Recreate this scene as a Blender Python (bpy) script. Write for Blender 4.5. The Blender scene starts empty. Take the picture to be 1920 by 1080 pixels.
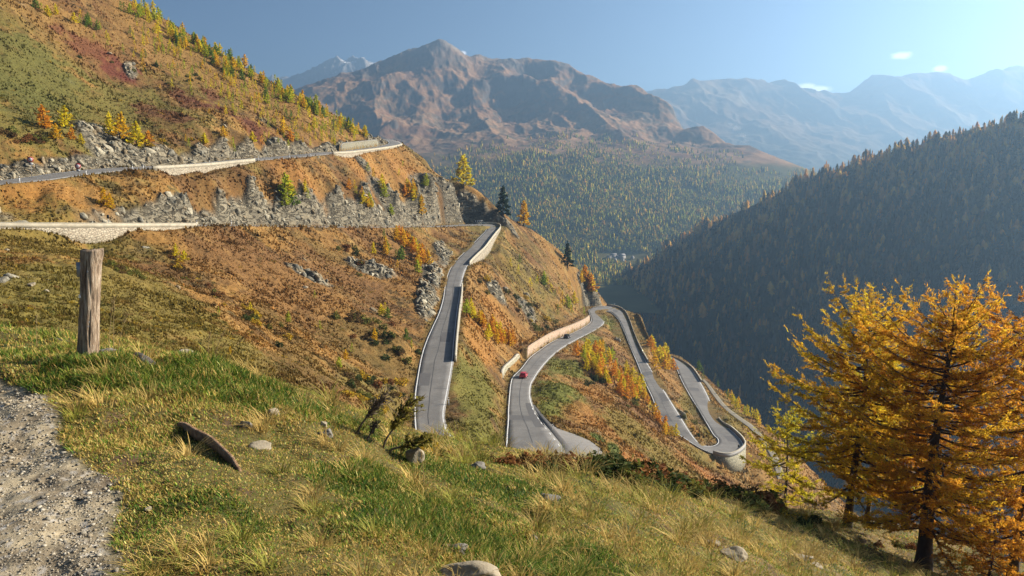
import bpy, math, random
import numpy as np
from math import radians, sin, cos, tan, atan, pi

# ------------------------------------------------------------------ camera model
W0, H0, FPX = 1920.0, 1080.0, 1400.0
HOR = 370.0                                   # picture row of the horizon
PITCH = atan((540.0 - HOR) / FPX)
SUN_AZ, SUN_EL = radians(73.0), radians(26.5)

def slope_of(v):
    """how far a sight line through row v drops per metre forward"""
    return np.tan(PITCH + np.arctan((np.asarray(v, float) - 540.0) / FPX))

def P(u, v, D=None, z=None):
    """point on the sight line through (u, v) at forward distance D, or at height z"""
    cp, sp = cos(PITCH), sin(PITCH)
    a = (np.asarray(u, float) - 960.0) / FPX
    b = (np.asarray(v, float) - 540.0) / FPX
    dy = cp - b * sp
    dz = -sp - b * cp
    if D is None:
        D = np.asarray(z, float) * dy / dz
    D = np.asarray(D, float)
    return np.stack([a / dy * D, D + 0 * a, dz / dy * D], axis=-1)

def vdepth(p):
    """distance along the viewing axis"""
    p = np.asarray(p, float)
    return p[..., 1] * cos(PITCH) - p[..., 2] * sin(PITCH)

scene = bpy.context.scene
COL = scene.collection
RNG = np.random.default_rng(11)
random.seed(5)

# ------------------------------------------------------------------ noise
def _hash(ix, iy, seed):
    h = (ix.astype(np.int64) * 374761393 + iy.astype(np.int64) * 668265263 + seed * 1442695041) & 0xFFFFFFFF
    h = ((h ^ (h >> 13)) * 1274126177) & 0xFFFFFFFF
    h = h ^ (h >> 16)
    return (h & 0xFFFFFF).astype(np.float32) / np.float32(0xFFFFFF)

def vnoise(x, y, seed=0):
    xf, yf = np.floor(x), np.floor(y)
    ix, iy = xf.astype(np.int64), yf.astype(np.int64)
    fx, fy = (x - xf).astype(np.float32), (y - yf).astype(np.float32)
    fx = fx * fx * fx * (fx * (fx * 6 - 15) + 10)
    fy = fy * fy * fy * (fy * (fy * 6 - 15) + 10)
    a, b = _hash(ix, iy, seed), _hash(ix + 1, iy, seed)
    c, d = _hash(ix, iy + 1, seed), _hash(ix + 1, iy + 1, seed)
    return (a + (b - a) * fx) * (1 - fy) + (c + (d - c) * fx) * fy     # 0..1

def fbm(x, y, wl, octv=4, seed=0, gain=0.5):
    s, amp, tot = 0, 1.0, 0.0
    ca, sa = cos(0.6), sin(0.6)
    x, y = x / wl, y / wl
    for k in range(octv):
        s = s + amp * (vnoise(x, y, seed + 17 * k) * 2 - 1)
        tot += amp
        amp *= gain
        x, y = (x * ca - y * sa) * 2.03 + 7.1, (x * sa + y * ca) * 2.03 - 3.7
    return s / tot                                                   # -1..1

def ridged(x, y, wl, octv=4, seed=0, gain=0.5):
    s, amp, tot = 0, 1.0, 0.0
    ca, sa = cos(0.7), sin(0.7)
    x, y = x / wl, y / wl
    for k in range(octv):
        n = 1 - np.abs(vnoise(x, y, seed + 31 * k) * 2 - 1)
        s = s + amp * n * n
        tot += amp
        amp *= gain
        x, y = (x * ca - y * sa) * 2.07 + 3.3, (x * sa + y * ca) * 2.07 + 9.1
    return s / tot                                                   # 0..1

def smooth(a, b, x):
    t = np.clip((x - a) / (b - a), 0, 1)
    return t * t * (3 - 2 * t)

# ------------------------------------------------------------------ meshes
def mesh_np(name, verts, faces, mat=None, col=None, smooth_shade=False, parent=None, link=True):
    verts = np.ascontiguousarray(verts, np.float32).reshape(-1, 3)
    fl = faces if isinstance(faces, list) else [faces]
    fl = [np.asarray(f, np.int32) for f in fl if len(f)]
    me = bpy.data.meshes.new(name)
    me.vertices.add(len(verts))
    me.vertices.foreach_set('co', verts.ravel())
    idx = np.concatenate([f.ravel() for f in fl])
    cnt = np.concatenate([np.full(len(f), f.shape[1], np.int32) for f in fl])
    st = np.concatenate([[0], np.cumsum(cnt)[:-1]]).astype(np.int32)
    me.loops.add(len(idx))
    me.loops.foreach_set('vertex_index', idx)
    me.polygons.add(len(cnt))
    me.polygons.foreach_set('loop_start', st)
    me.polygons.foreach_set('loop_total', cnt)
    if smooth_shade:
        me.polygons.foreach_set('use_smooth', np.ones(len(cnt), bool))
    if col is not None:
        col = np.asarray(col, np.float32)
        if col.shape[1] == 3:
            col = np.concatenate([col, np.ones((len(col), 1), np.float32)], 1)
        at = me.attributes.new('Col', 'FLOAT_COLOR', 'POINT')
        at.data.foreach_set('color', np.ascontiguousarray(col).ravel())
    me.update(calc_edges=True)
    if mat is not None:
        me.materials.append(mat)
    ob = bpy.data.objects.new(name, me)
    if link:
        COL.objects.link(ob)
    if parent is not None:
        ob.parent = parent
    return ob

class MB:
    """collects shapes into one mesh"""
    def __init__(s):
        s.v, s.q, s.t, s.c, s.n = [], [], [], [], 0
    def add(s, v, q=None, t=None, c=None):
        v = np.asarray(v, float).reshape(-1, 3)
        if q is not None and len(q): s.q.append(np.asarray(q, int) + s.n)
        if t is not None and len(t): s.t.append(np.asarray(t, int) + s.n)
        s.v.append(v)
        if c is not None:
            c = np.asarray(c, float)
            s.c.append(np.broadcast_to(c, (len(v), 3)) if c.ndim == 1 else c)
        s.n += len(v)
        return s
    def box(s, cx, cy, cz, sx, sy, sz, c=None, rz=0.0, taper=1.0, bev=0.0):
        x, y, z = sx / 2, sy / 2, sz / 2
        v = np.array([[-x, -y, -z], [x, -y, -z], [x, y, -z], [-x, y, -z],
                      [-x * taper, -y * taper, z], [x * taper, -y * taper, z], [x * taper, y * taper, z], [-x * taper, y * taper, z]])
        ca, sa = cos(rz), sin(rz)
        v = np.stack([v[:, 0] * ca - v[:, 1] * sa + cx, v[:, 0] * sa + v[:, 1] * ca + cy, v[:, 2] + cz], 1)
        return s.add(v, [[0, 3, 2, 1], [4, 5, 6, 7], [0, 1, 5, 4], [1, 2, 6, 5], [2, 3, 7, 6], [3, 0, 4, 7]], c=c)
    def tube(s, pts, rad, n=6, c=None, cap=True):
        pts = np.asarray(pts, float); m = len(pts)
        rad = np.broadcast_to(np.asarray(rad, float), (m,))
        T = np.gradient(pts, axis=0); T /= np.linalg.norm(T, axis=1, keepdims=True) + 1e-9
        ref = np.array([0, 0, 1.0]) if abs(T[:, 2]).mean() < 0.8 else np.array([1.0, 0, 0])
        A = np.cross(T, ref); A /= np.linalg.norm(A, axis=1, keepdims=True) + 1e-9
        B = np.cross(T, A)
        th = np.arange(n) * 2 * pi / n
        v = pts[:, None] + rad[:, None, None] * (A[:, None] * np.cos(th)[None, :, None] + B[:, None] * np.sin(th)[None, :, None])
        i = np.arange(m - 1)[:, None] * n; j = np.arange(n)[None]
        q = np.stack([i + j, i + (j + 1) % n, i + n + (j + 1) % n, i + n + j], -1).reshape(-1, 4)
        t = None
        vv = v.reshape(-1, 3)
        if cap:
            vv = np.concatenate([vv, pts[:1], pts[-1:]])
            k = np.arange(n)
            t = np.concatenate([np.stack([np.full(n, m * n), (k + 1) % n, k], 1),
                                np.stack([np.full(n, m * n + 1), (m - 1) * n + k, (m - 1) * n + (k + 1) % n], 1)])
        return s.add(vv, q, t, c)
    def build(s, name, mat, parent=None, smooth_shade=False, link=True):
        v = np.concatenate(s.v)
        f = []
        if s.q: f.append(np.concatenate(s.q))
        if s.t: f.append(np.concatenate(s.t))
        c = np.concatenate(s.c) if s.c and sum(len(x) for x in s.c) == len(v) else None
        return mesh_np(name, v, f, mat, c, smooth_shade, parent, link)

def tag(o, label=None, cat=None, group=None, kind=None):
    if label: o['label'] = label
    if cat: o['category'] = cat
    if group: o['group'] = group
    if kind: o['kind'] = kind
    return o

def empty(name, loc, rz=0.0):
    o = bpy.data.objects.new(name, None)
    COL.objects.link(o)
    o.location = [float(k) for k in loc]
    o.rotation_euler = (0, 0, rz)
    o.empty_display_size = 0.2
    return o

def copy_tree(o, parent=None):
    c = o.copy(); COL.objects.link(c)
    if parent is not None: c.parent = parent
    for ch in list(o.children): copy_tree(ch, c)
    return c

# ------------------------------------------------------------------ materials
def new_mat(name):
    m = bpy.data.materials.new(name); m.use_nodes = True
    nt = m.node_tree
    return m, nt, nt.nodes['Principled BSDF']

ALB = 0.84
def mat_plain(name, rgb, rough=0.7, metal=0.0, var=0.0, scale=8.0, bump=0.0):
    rgb = tuple(c * ALB for c in rgb)
    m, nt, b = new_mat(name)
    b.inputs['Base Color'].default_value = (*rgb, 1)
    b.inputs['Roughness'].default_value = rough
    b.inputs['Metallic'].default_value = metal
    if var or bump:
        tc = nt.nodes.new('ShaderNodeTexCoord')
        nz = nt.nodes.new('ShaderNodeTexNoise'); nz.inputs['Scale'].default_value = scale; nz.inputs['Detail'].default_value = 6
        nt.links.new(tc.outputs['Object'], nz.inputs['Vector'])
        if var:
            mx = nt.nodes.new('ShaderNodeMixRGB'); mx.blend_type = 'MIX'
            mx.inputs['Color1'].default_value = (*[c * (1 - var) for c in rgb], 1)
            mx.inputs['Color2'].default_value = (*[min(1, c * (1 + var)) for c in rgb], 1)
            nt.links.new(nz.outputs['Fac'], mx.inputs['Fac'])
            nt.links.new(mx.outputs['Color'], b.inputs['Base Color'])
        if bump:
            bp = nt.nodes.new('ShaderNodeBump'); bp.inputs['Strength'].default_value = bump
            bp.inputs['Distance'].default_value = 0.05
            nt.links.new(nz.outputs['Fac'], bp.inputs['Height'])
            nt.links.new(bp.outputs['Normal'], b.inputs['Normal'])
    return m

def mat_col(name, rough=0.9, scale=3.0, var=0.35, bump=0.5, dist=0.2, transl=0.0, spec=0.2):
    """colour comes from the mesh's own colours, broken up by fine noise"""
    m, nt, b = new_mat(name)
    b.inputs['Roughness'].default_value = rough
    b.inputs['Specular IOR Level'].default_value = spec
    at = nt.nodes.new('ShaderNodeVertexColor'); at.layer_name = 'Col'
    g0 = nt.nodes.new('ShaderNodeVectorMath'); g0.operation = 'SCALE'; g0.inputs['Scale'].default_value = ALB
    nt.links.new(at.outputs['Color'], g0.inputs[0]); src = g0.outputs['Vector']
    if var:
        tc = nt.nodes.new('ShaderNodeTexCoord')
        nz = nt.nodes.new('ShaderNodeTexNoise'); nz.inputs['Scale'].default_value = scale
        nz.inputs['Detail'].default_value = 5; nz.inputs['Roughness'].default_value = 0.65
        nt.links.new(tc.outputs['Object'], nz.inputs['Vector'])
        mr = nt.nodes.new('ShaderNodeMapRange')
        mr.inputs['From Min'].default_value = 0.25; mr.inputs['From Max'].default_value = 0.75
        mr.inputs['To Min'].default_value = 1 - var; mr.inputs['To Max'].default_value = 1 + var
        nt.links.new(nz.outputs['Fac'], mr.inputs['Value'])
        mx = nt.nodes.new('ShaderNodeVectorMath'); mx.operation = 'SCALE'
        nt.links.new(src, mx.inputs[0]); nt.links.new(mr.outputs['Result'], mx.inputs['Scale'])
        src = mx.outputs['Vector']
        if bump:
            bp = nt.nodes.new('ShaderNodeBump'); bp.inputs['Strength'].default_value = bump
            bp.inputs['Distance'].default_value = dist
            nt.links.new(nz.outputs['Fac'], bp.inputs['Height'])
            nt.links.new(bp.outputs['Normal'], b.inputs['Normal'])
    nt.links.new(src, b.inputs['Base Color'])
    if transl:
        tr = nt.nodes.new('ShaderNodeBsdfTranslucent'); ms = nt.nodes.new('ShaderNodeMixShader')
        ms.inputs['Fac'].default_value = transl
        nt.links.new(src, tr.inputs['Color'])
        nt.links.new(b.outputs['BSDF'], ms.inputs[1]); nt.links.new(tr.outputs['BSDF'], ms.inputs[2])
        nt.links.new(ms.outputs['Shader'], nt.nodes['Material Output'].inputs['Surface'])
    return m

def mat_masonry(name, c1, c2, mortar, scale=1.6, rough=0.9, flat=1.0):
    """irregular coursed stones with darker joints"""
    c1, c2, mortar = (tuple(k * ALB for k in c) for c in (c1, c2, mortar))
    m, nt, b = new_mat(name)
    b.inputs['Roughness'].default_value = rough
    tc = nt.nodes.new('ShaderNodeTexCoord')
    mp = nt.nodes.new('ShaderNodeMapping'); mp.inputs['Scale'].default_value = (1, 1, 1.7 * flat)
    nt.links.new(tc.outputs['Object'], mp.inputs['Vector'])
    vo = nt.nodes.new('ShaderNodeTexVoronoi'); vo.inputs['Scale'].default_value = scale
    ve = nt.nodes.new('ShaderNodeTexVoronoi'); ve.inputs['Scale'].default_value = scale; ve.feature = 'DISTANCE_TO_EDGE'
    nz = nt.nodes.new('ShaderNodeTexNoise'); nz.inputs['Scale'].default_value = 5; nz.inputs['Detail'].default_value = 6
    for n in (vo, ve): nt.links.new(mp.outputs['Vector'], n.inputs['Vector'])
    nt.links.new(tc.outputs['Object'], nz.inputs['Vector'])
    sp = nt.nodes.new('ShaderNodeSeparateColor'); nt.links.new(vo.outputs['Color'], sp.inputs['Color'])
    m1 = nt.nodes.new('ShaderNodeMixRGB'); m1.inputs['Color1'].default_value = (*c1, 1); m1.inputs['Color2'].default_value = (*c2, 1)
    nt.links.new(sp.outputs['Red'], m1.inputs['Fac'])
    ml = nt.nodes.new('ShaderNodeMixRGB'); ml.blend_type = 'OVERLAY'; ml.inputs['Fac'].default_value = 0.5
    nt.links.new(m1.outputs['Color'], ml.inputs['Color1']); nt.links.new(nz.outputs['Fac'], ml.inputs['Color2'])
    rp = nt.nodes.new('ShaderNodeMapRange'); rp.inputs['From Min'].default_value = 0.02; rp.inputs['From Max'].default_value = 0.09
    nt.links.new(ve.outputs['Distance'], rp.inputs['Value'])
    m2 = nt.nodes.new('ShaderNodeMixRGB'); m2.inputs['Color1'].default_value = (*mortar, 1)
    nt.links.new(rp.outputs['Result'], m2.inputs['Fac']); nt.links.new(ml.outputs['Color'], m2.inputs['Color2'])
    nt.links.new(m2.outputs['Color'], b.inputs['Base Color'])
    bp = nt.nodes.new('ShaderNodeBump'); bp.inputs['Strength'].default_value = 0.8; bp.inputs['Distance'].default_value = 0.08
    nt.links.new(rp.outputs['Result'], bp.inputs['Height']); nt.links.new(bp.outputs['Normal'], b.inputs['Normal'])
    return m
# ------------------------------------------------------------------ roads: (left u, v | right u, v, height)
# upper road: near edge in the picture and its distance; the far edge lies a lane width behind it
UP = [(-120, 356, 136), (-60, 351, 140), (0, 346, 145), (50, 341, 149), (100, 336, 155), (157, 328, 163), (233, 319.5, 178),
      (283, 316.5, 186), (320, 314.5, 193), (390, 310, 208), (475, 301.5, 230), (540, 296.5, 250), (580, 293, 263),
      (622, 288.5, 280), (660, 286, 298), (700, 281, 322), (735, 276, 348), (752, 271.5, 372), (750, 267, 392), (735, 262, 410)]
# the winding road, first along the hillside (distance given), then down (heights given)
LOW_A = [(-120, 424, 118), (-50, 424, 123), (0, 424, 127), (100, 424.5, 134), (200, 424.5, 144), (300, 424, 157), (365, 423.5, 168), (430, 423, 182),
         (520, 424, 205), (600, 425.5, 226), (660, 426, 244), (720, 426, 264), (780, 425.5, 292), (830, 425, 322)]

def catmull(pts, step):
    """smooth curve through rows of numbers; step measured on the first three columns"""
    pts = np.asarray(pts, float)
    p = np.concatenate([[2 * pts[0] - pts[1]], pts, [2 * pts[-1] - pts[-2]]])
    out = []
    for i in range(1, len(p) - 2):
        n = max(1, int(np.ceil(np.linalg.norm(p[i + 1, :3] - p[i, :3]) / step)))
        t = (np.arange(n) / n)[:, None]
        a, b, c, d = p[i - 1], p[i], p[i + 1], p[i + 2]
        out.append(0.5 * (2 * b + (c - a) * t + (2 * a - 5 * b + 4 * c - d) * t ** 2 + (3 * b - a - 3 * c + d) * t ** 3))
    out.append(pts[-1:])
    return np.concatenate(out)

def strip_from_near(near, width, bank):
    near = np.asarray(near)
    T = np.gradient(near[:, :2], axis=0); T /= np.linalg.norm(T, axis=1, keepdims=True)
    N = np.stack([-T[:, 1], T[:, 0]], 1)
    if (N[:, 1]).mean() < 0: N = -N
    far = near.copy(); far[:, :2] += N * width; far[:, 2] += bank
    return far

up_near = np.array([P(u, v, D) for u, v, D in UP])
up_far = strip_from_near(up_near, 6.5, 0.45)
UPPER = np.concatenate([up_near, up_far], 1)                 # station: near edge xyz, far edge xyz

lo_near = np.array([P(u, v, D) for u, v, D in LOW_A])
lo_far = strip_from_near(lo_near, 6.2, 0.12)
A3, G3 = 48.7, 0.0972                                          # the straight falls evenly: z = -A3 + G3 * D
def r3(u, v):
    s = slope_of(v); D = A3 / (s + G3)
    return P(u, v, D)
stations = [np.concatenate([a, b]) for a, b in zip(lo_near, lo_far)]
hair = [((861, 424.6, 338), (855, 421.3, 352)), ((885, 424.8, 346), (893, 420.2, 363)), ((903, 426.8, 351), (921, 420.4, 366)),
        ((911, 428.6, 352), (934, 422.6, 363)), ((911, 431.7, 346), (937, 428, 352))]
for a, b in hair: stations.append(np.concatenate([P(*a), P(*b)]))
R3 = [(903, 440, 927, 440), (893, 450, 918, 452), (880, 463, 907, 467), (866, 477, 893, 480), (853, 490, 879, 495), (842, 507, 871, 510), (835, 530, 865, 535), (830, 560, 862, 560),
      (822, 587, 858, 587), (810, 613, 855, 615), (797, 643, 852, 645), (788, 673, 849.5, 677), (780, 717, 843, 717), (777, 740, 838.5, 742), (776, 773, 833, 773),
      (777, 798, 835, 793), (780, 822, 843, 812)]
for a in R3: stations.append(np.concatenate([r3(a[0], a[1]), r3(a[2], a[3])]))
LOWR = [  # left|right pixels, height left, height right
    (796, 880, 868, 836, -39.2, -39.2), (850, 930, 893, 848, -39.8, -39.6), (920, 950, 915, 854, -40.2, -40.0), (1005, 940, 934, 856, -40.6, -40.4),
    (1046, 900, 944, 856, -40.9, -40.7), (1058, 850, 947, 850, -41.0, -41.0)]
for a in LOWR: stations.append(np.concatenate([P(a[0], a[1], z=a[4]), P(a[2], a[3], z=a[5])]))
# from here the sides are written as uphill left | inner right: swap to keep one running order
R4 = [(949, 815, 1036, 815, -41.9), (951, 790, 1017, 792, -42.7), (952, 765, 1002, 768, -43.3), (954, 740, 994.5, 742, -44), (957, 717, 996, 722, -44.9), (962, 705, 1002, 710, -45.5),
      (977, 690, 1013, 693, -46.4), (993, 670, 1030, 673, -47.8), (1013, 655, 1050, 655.5, -49.3), (1037, 639.5, 1075, 640, -51), (1073, 624, 1099, 628, -52.8),
      (1097, 612, 1121, 616.5, -54.2), (1106.5, 604, 1131.5, 607.5, -55.1), (1108, 597, 1133, 601, -55.8), (1105, 588, 1127.5, 594, -56.5), (1104, 581, 1120, 588.5, -57),
      (1115, 575.5, 1118.5, 585, -57.3), (1137, 573.5, 1128, 583.3, -57.5), (1158, 577, 1143, 585, -57.9), (1171, 585, 1156, 595, -58.2), (1178, 597, 1163.5, 607, -58.7),
      (1183, 610, 1169.5, 620, -59.2), (1190, 630, 1178, 641, -60.1), (1200, 654, 1185.5, 660, -61), (1212, 678, 1194, 680, -62.1), (1232, 710, 1208, 715, -63.7),
      (1252, 743, 1222, 745, -65.3), (1277, 783, 1238, 786, -67), (1290, 804, 1257, 805, -67.9), (1301, 820, 1283, 822, -68.6), (1311, 831, 1310, 839, -69.1),
      (1322, 835.5, 1336, 850, -69.5), (1333, 836.3, 1362, 854.5, -69.8), (1341, 834, 1382, 847.5, -70), (1346, 829, 1393.5, 836, -70.3), (1344.5, 822, 1392, 829, -70.6),
      (1337, 815, 1385, 819.5, -71), (1327, 798, 1368, 804, -71.8), (1310, 768, 1346, 786, -73.5), (1292, 740, 1328, 744, -75.6), (1277, 712, 1313, 716, -78),
      (1267, 688, 1297, 692, -80), (1259, 672, 1280, 679, -81.6), (1247, 664, 1261, 671, -82.8), (1225, 660, 1236, 665, -84)]
for a in R4: stations.append(np.concatenate([P(a[2], a[3], z=a[4]), P(a[0], a[1], z=a[4])]))
WIND_KEY = np.array(stations)

UPPER_S = catmull(UPPER, 2.0)
WIND_S = catmull(WIND_KEY, 1.5)
# even the heights so that no step shows
def even(zs, k):
    ker = np.ones(k) / k
    return np.convolve(np.pad(zs, k // 2, mode='edge'), ker, 'valid')[:len(zs)]
for c in (2, 5):
    WIND_S[:, c] = 0.5 * WIND_S[:, c] + 0.5 * even(WIND_S[:, c], 5)

# gravel track that leaves the lowest leg
TRACK_PX = [(1316, 712, 1321, 711, -78.3), (1322, 722, 1333, 722, -78.6), (1334, 742, 1348, 740, -79.2), (1352, 764, 1366, 762, -80), (1374, 783, 1390, 780, -80.6), (1400, 803, 1418, 799, -81),
            (1420, 826, 1440, 822, -81.4), (1440, 858, 1462, 853, -81.6), (1452, 900, 1478, 895, -81.6)]
TRACK_PX = [((3 * a + c) / 4, (3 * b + d) / 4, (a + 3 * c) / 4, (b + 3 * d) / 4, e) for a, b, c, d, e in TRACK_PX]
TRACK_S = catmull(np.array([np.concatenate([P(a, b, z=e), P(c, d, z=e)]) for a, b, c, d, e in TRACK_PX]), 2.0)
# lay-by beside the lower bend: edge of asphalt
LAYBY = [(1000, 757, -43.6), (1020, 783, -43.1), (1045, 803, -42.9), (1075, 813, -43), (1105, 826, -43.1), (1124, 840, -43), (1133, 853, -42.8), (1120, 870, -42.3), (1058, 880, -41.6)]

# ------------------------------------------------------------------ ground heights
ctrl = []
def c3(p): ctrl.append(np.asarray(p, float))
def cp(u, v, D): c3(P(u, v, D))
for S in (catmull(UPPER, 9.0), catmull(WIND_KEY, 8.0), catmull(np.array([np.concatenate([P(a, b, z=e), P(c, d, z=e)]) for a, b, c, d, e in TRACK_PX]), 14.0)):
    for r in S: c3(r[:3]); c3(r[3:])
for u, v, z in LAYBY: c3(P(u, v, z=z))
up_d = lambda u: np.interp(u, [a[0] for a in UP[:16]], [a[2] for a in UP[:16]])
lo_d = lambda u: np.interp(u, [a[0] for a in LOW_A] + [893], [a[2] for a in LOW_A] + [346])
# rock cut above the upper road (top edge)
for u, v, e in [(-60, 325, 10), (0, 318, 10.5), (60, 310, 11), (110, 306, 12), (150, 262, 20), (190, 240, 26), (230, 262, 20), (270, 285, 14), (300, 290, 12), (330, 288, 12), (380, 277, 13), (430, 274, 12.5), (480, 268, 13),
                (530, 264, 13), (580, 262, 13), (630, 260, 13), (665, 258, 12)]:
    cp(u, v, up_d(u) + e)
# rock cut above the middle road
for u, v, e in [(-60, 398, 10), (0, 400, 9.5), (80, 400, 9.5), (130, 402, 9), (165, 394, 10), (220, 394, 10), (280, 382, 12), (310, 380, 12), (350, 388, 11), (430, 386, 12), (480, 378, 13), (540, 366, 15), (580, 362, 16),
                (640, 370, 15), (700, 376, 15), (750, 362, 18), (790, 350, 21), (815, 336, 26), (850, 342, 30)]:
    cp(u, v, lo_d(u) + e)
for u, v, D in [(862, 350, 376), (875, 358, 375.5), (890, 371, 375), (910, 387, 374), (930, 403, 371), (944, 415, 366)]: cp(u, v, D)
for u, v, D in [(862, 420, 367), (875, 419, 370), (893, 418, 371.5), (915, 418, 371.5), (932, 419.5, 368)]: cp(u, v, D)
# grass between the two
for u, v, D in [(0, 375, 143), (60, 365, 148), (100, 372, 148), (200, 350, 163), (300, 350, 175), (320, 339, 184), (400, 335, 195), (470, 330, 212), (560, 320, 240), (640, 320, 272), (700, 320, 300), (750, 310, 345), (800, 318, 372)]: cp(u, v, D)
# upper slope
for u, v, D in [(-200, -60, 215), (-150, 150, 165), (-150, 290, 142), (0, 0, 232), (0, 100, 204), (0, 200, 177), (0, 270, 160), (120, 0, 272), (120, 100, 232), (120, 200, 200), (130, 250, 180), (200, 150, 238), (240, 230, 214), (300, 100, 285), (300, 200, 240),
                (360, 230, 228), (400, 150, 290), (440, 220, 252), (500, 190, 300), (520, 240, 272), (580, 225, 300), (620, 240, 312), (420, 255, 232)]: cp(u, v, D)
RIDGE = [(120, -70, 322), (180, -35, 320), (240, 0, 320), (300, 33, 321), (360, 68, 323), (420, 104, 325), (480, 139, 328), (540, 172, 331), (600, 203, 335), (650, 229, 340), (690, 250, 347), (712, 262, 358)]
for u, v, D in RIDGE:
    cp(u, v, D); p = P(u, v, D)
    c3(p + [25, 40, -22]); c3(p + [60, 110, -75])
NOSE = [(765, 280, 392), (800, 303, 396), (850, 335, 396), (880, 358, 394), (908, 380, 391), (940, 402, 386), (965, 416, 384), (1000, 433, 386), (1030, 455, 389), (1055, 478, 392), (1085, 513, 398), (1112, 546, 404), (1122, 566, 405)]
for u, v, D in NOSE:
    cp(u, v, D); p = P(u, v, D)
    c3(p + [14, 22, -14]); c3(p + [45, 75, -65])
# slopes under the middle road and beside the straight
for u, v, D in [(60, 436, 130), (120, 450, 133), (165, 459, 138), (220, 446, 146), (280, 433, 156), (340, 429, 164),
                (330, 470, 150), (420, 450, 170), (420, 520, 142), (520, 470, 185), (520, 560, 150), (620, 470, 212), (620, 560, 168), (600, 630, 138), (700, 470, 240), (700, 560, 190), (700, 640, 150), (690, 700, 126),
                (760, 470, 268), (770, 560, 197), (760, 640, 155), (740, 720, 124), (735, 770, 110), (800, 445, 300), (800, 540, 212), (840, 445, 318), (880, 436, 334), (825, 478, 262), (850, 456, 297),
                (780, 600, 180)]: cp(u, v, D)
# the near green spur on the left
for u, v, D in [(-150, 440, 110), (-150, 520, 75), (0, 445, 118), (0, 500, 88), (0, 560, 64), (90, 500, 96), (100, 560, 72), (190, 492, 112), (200, 560, 84), (260, 520, 108), (330, 556, 102), (330, 610, 78), (420, 592, 98), (430, 640, 80), (500, 640, 98), (560, 680, 94), (620, 710, 94), (680, 760, 92)]: cp(u, v, D)
# right of the straight, down to the lower bend
for u, v, D in [(945, 437, 358), (950, 455, 350), (915, 480, 300), (900, 530, 248), (885, 600, 200), (870, 680, 160), (862, 740, 138), (875, 790, 122), (905, 840, 111), (930, 780, 130), (915, 720, 150),
                (1000, 500, 340), (960, 560, 262), (1050, 540, 345), (1020, 600, 280), (940, 640, 212), (985, 640, 243), (1040, 605, 300), (1085, 590, 355), (1095, 570, 385)]: cp(u, v, D)
# between the lower legs
for u, v, D in [(1050, 720, 170), (1120, 680, 220), (1120, 780, 158), (1150, 640, 290), (1180, 760, 195), (1200, 820, 160), (1150, 840, 135), (1180, 866, 130), (1260, 840, 172), (1240, 880, 142), (1300, 880, 165), (1340, 872, 190), (1340, 905, 172), (1390, 893, 197), (1420, 920, 186), (1440, 950, 165),
                (1270, 740, 262), (1290, 790, 232), (1240, 690, 300), (1225, 650, 345)]: cp(u, v, D)
for u, v, z in [(1405, 838, -77), (1400, 888, -77)]: c3(P(u, v, z=z))
for a in R4[16:26]:                                           # the fall outside the middle hairpin
    e_, o_ = P(a[0], a[1], z=a[4]), P(a[2], a[3], z=a[4]); un_ = (e_ - o_) * [1, 1, 0]; un_ /= np.linalg.norm(un_)
    c3(e_ + un_ * 4 - [0, 0, 3.0]); c3(e_ + un_ * 13 - [0, 0, 11.0])
EDGE = [(1264, 668, 372), (1300, 688, 358), (1340, 722, 328), (1380, 757, 298), (1420, 788, 272), (1460, 820, 252)]
for u, v, D in EDGE:
    cp(u, v, D); p = P(u, v, D)
    c3(p + [14, 8, -16]); c3(p + [50, 30, -65])
# the near ground: crest, then the hidden fall behind it
CREST = [(-200, 600, 13), (0, 612, 13.2), (165, 648, 11.6), (250, 650, 11.8), (330, 661, 11.6), (400, 682, 11.2), (500, 717, 11), (600, 750, 11), (700, 802, 10.8), (770, 837, 11.2), (870, 850, 12.4), (960, 859, 13.8), (1100, 870, 16.5), (1200, 895, 19),
         (1320, 918, 22.5), (1440, 946, 26.5), (1550, 962, 30), (1700, 1002, 32), (1830, 1042, 31), (1920, 1072, 31), (2100, 1130, 30)]
for u, v, D in CREST: cp(u, v, D)
for u, v, D in [(0, 1080, 4), (0, 900, 6), (0, 740, 8.6), (0, 660, 11), (165, 670, 9.8), (120, 720, 8.6), (250, 700, 9.3), (450, 1080, 4), (450, 900, 5.8), (300, 800, 7.2), (450, 780, 8.1), (560, 820, 7.7), (620, 790, 9), (700, 1080, 4.4), (700, 930, 6.3), (760, 870, 8.6), (960, 1080, 5), (960, 960, 7.6), (960, 895, 10.4),
                (1200, 1080, 6.5), (1200, 980, 9.6), (1200, 930, 13), (1450, 1080, 10.2), (1450, 1010, 15.5), (1590, 1008, 25), (1650, 1080, 18.5), (1730, 1064, 24), (1890, 1070, 25), (1960, 1080, 26), (2100, 1200, 18), (-250, 1080, 4), (-250, 800, 7), (1800, 1300, 9)]: cp(u, v, D)
c3([0, 0, -1.62]); c3([-3, 0, -1.5]); c3([3, 0, -2.1]); c3([0, -6, -1.2]); c3([0, 2.2, -1.8]); c3([8, 0, -3.6]); c3([-9, 0, -1.7]); c3([20, 2, -9]); c3([20, -10, -8])
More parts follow.
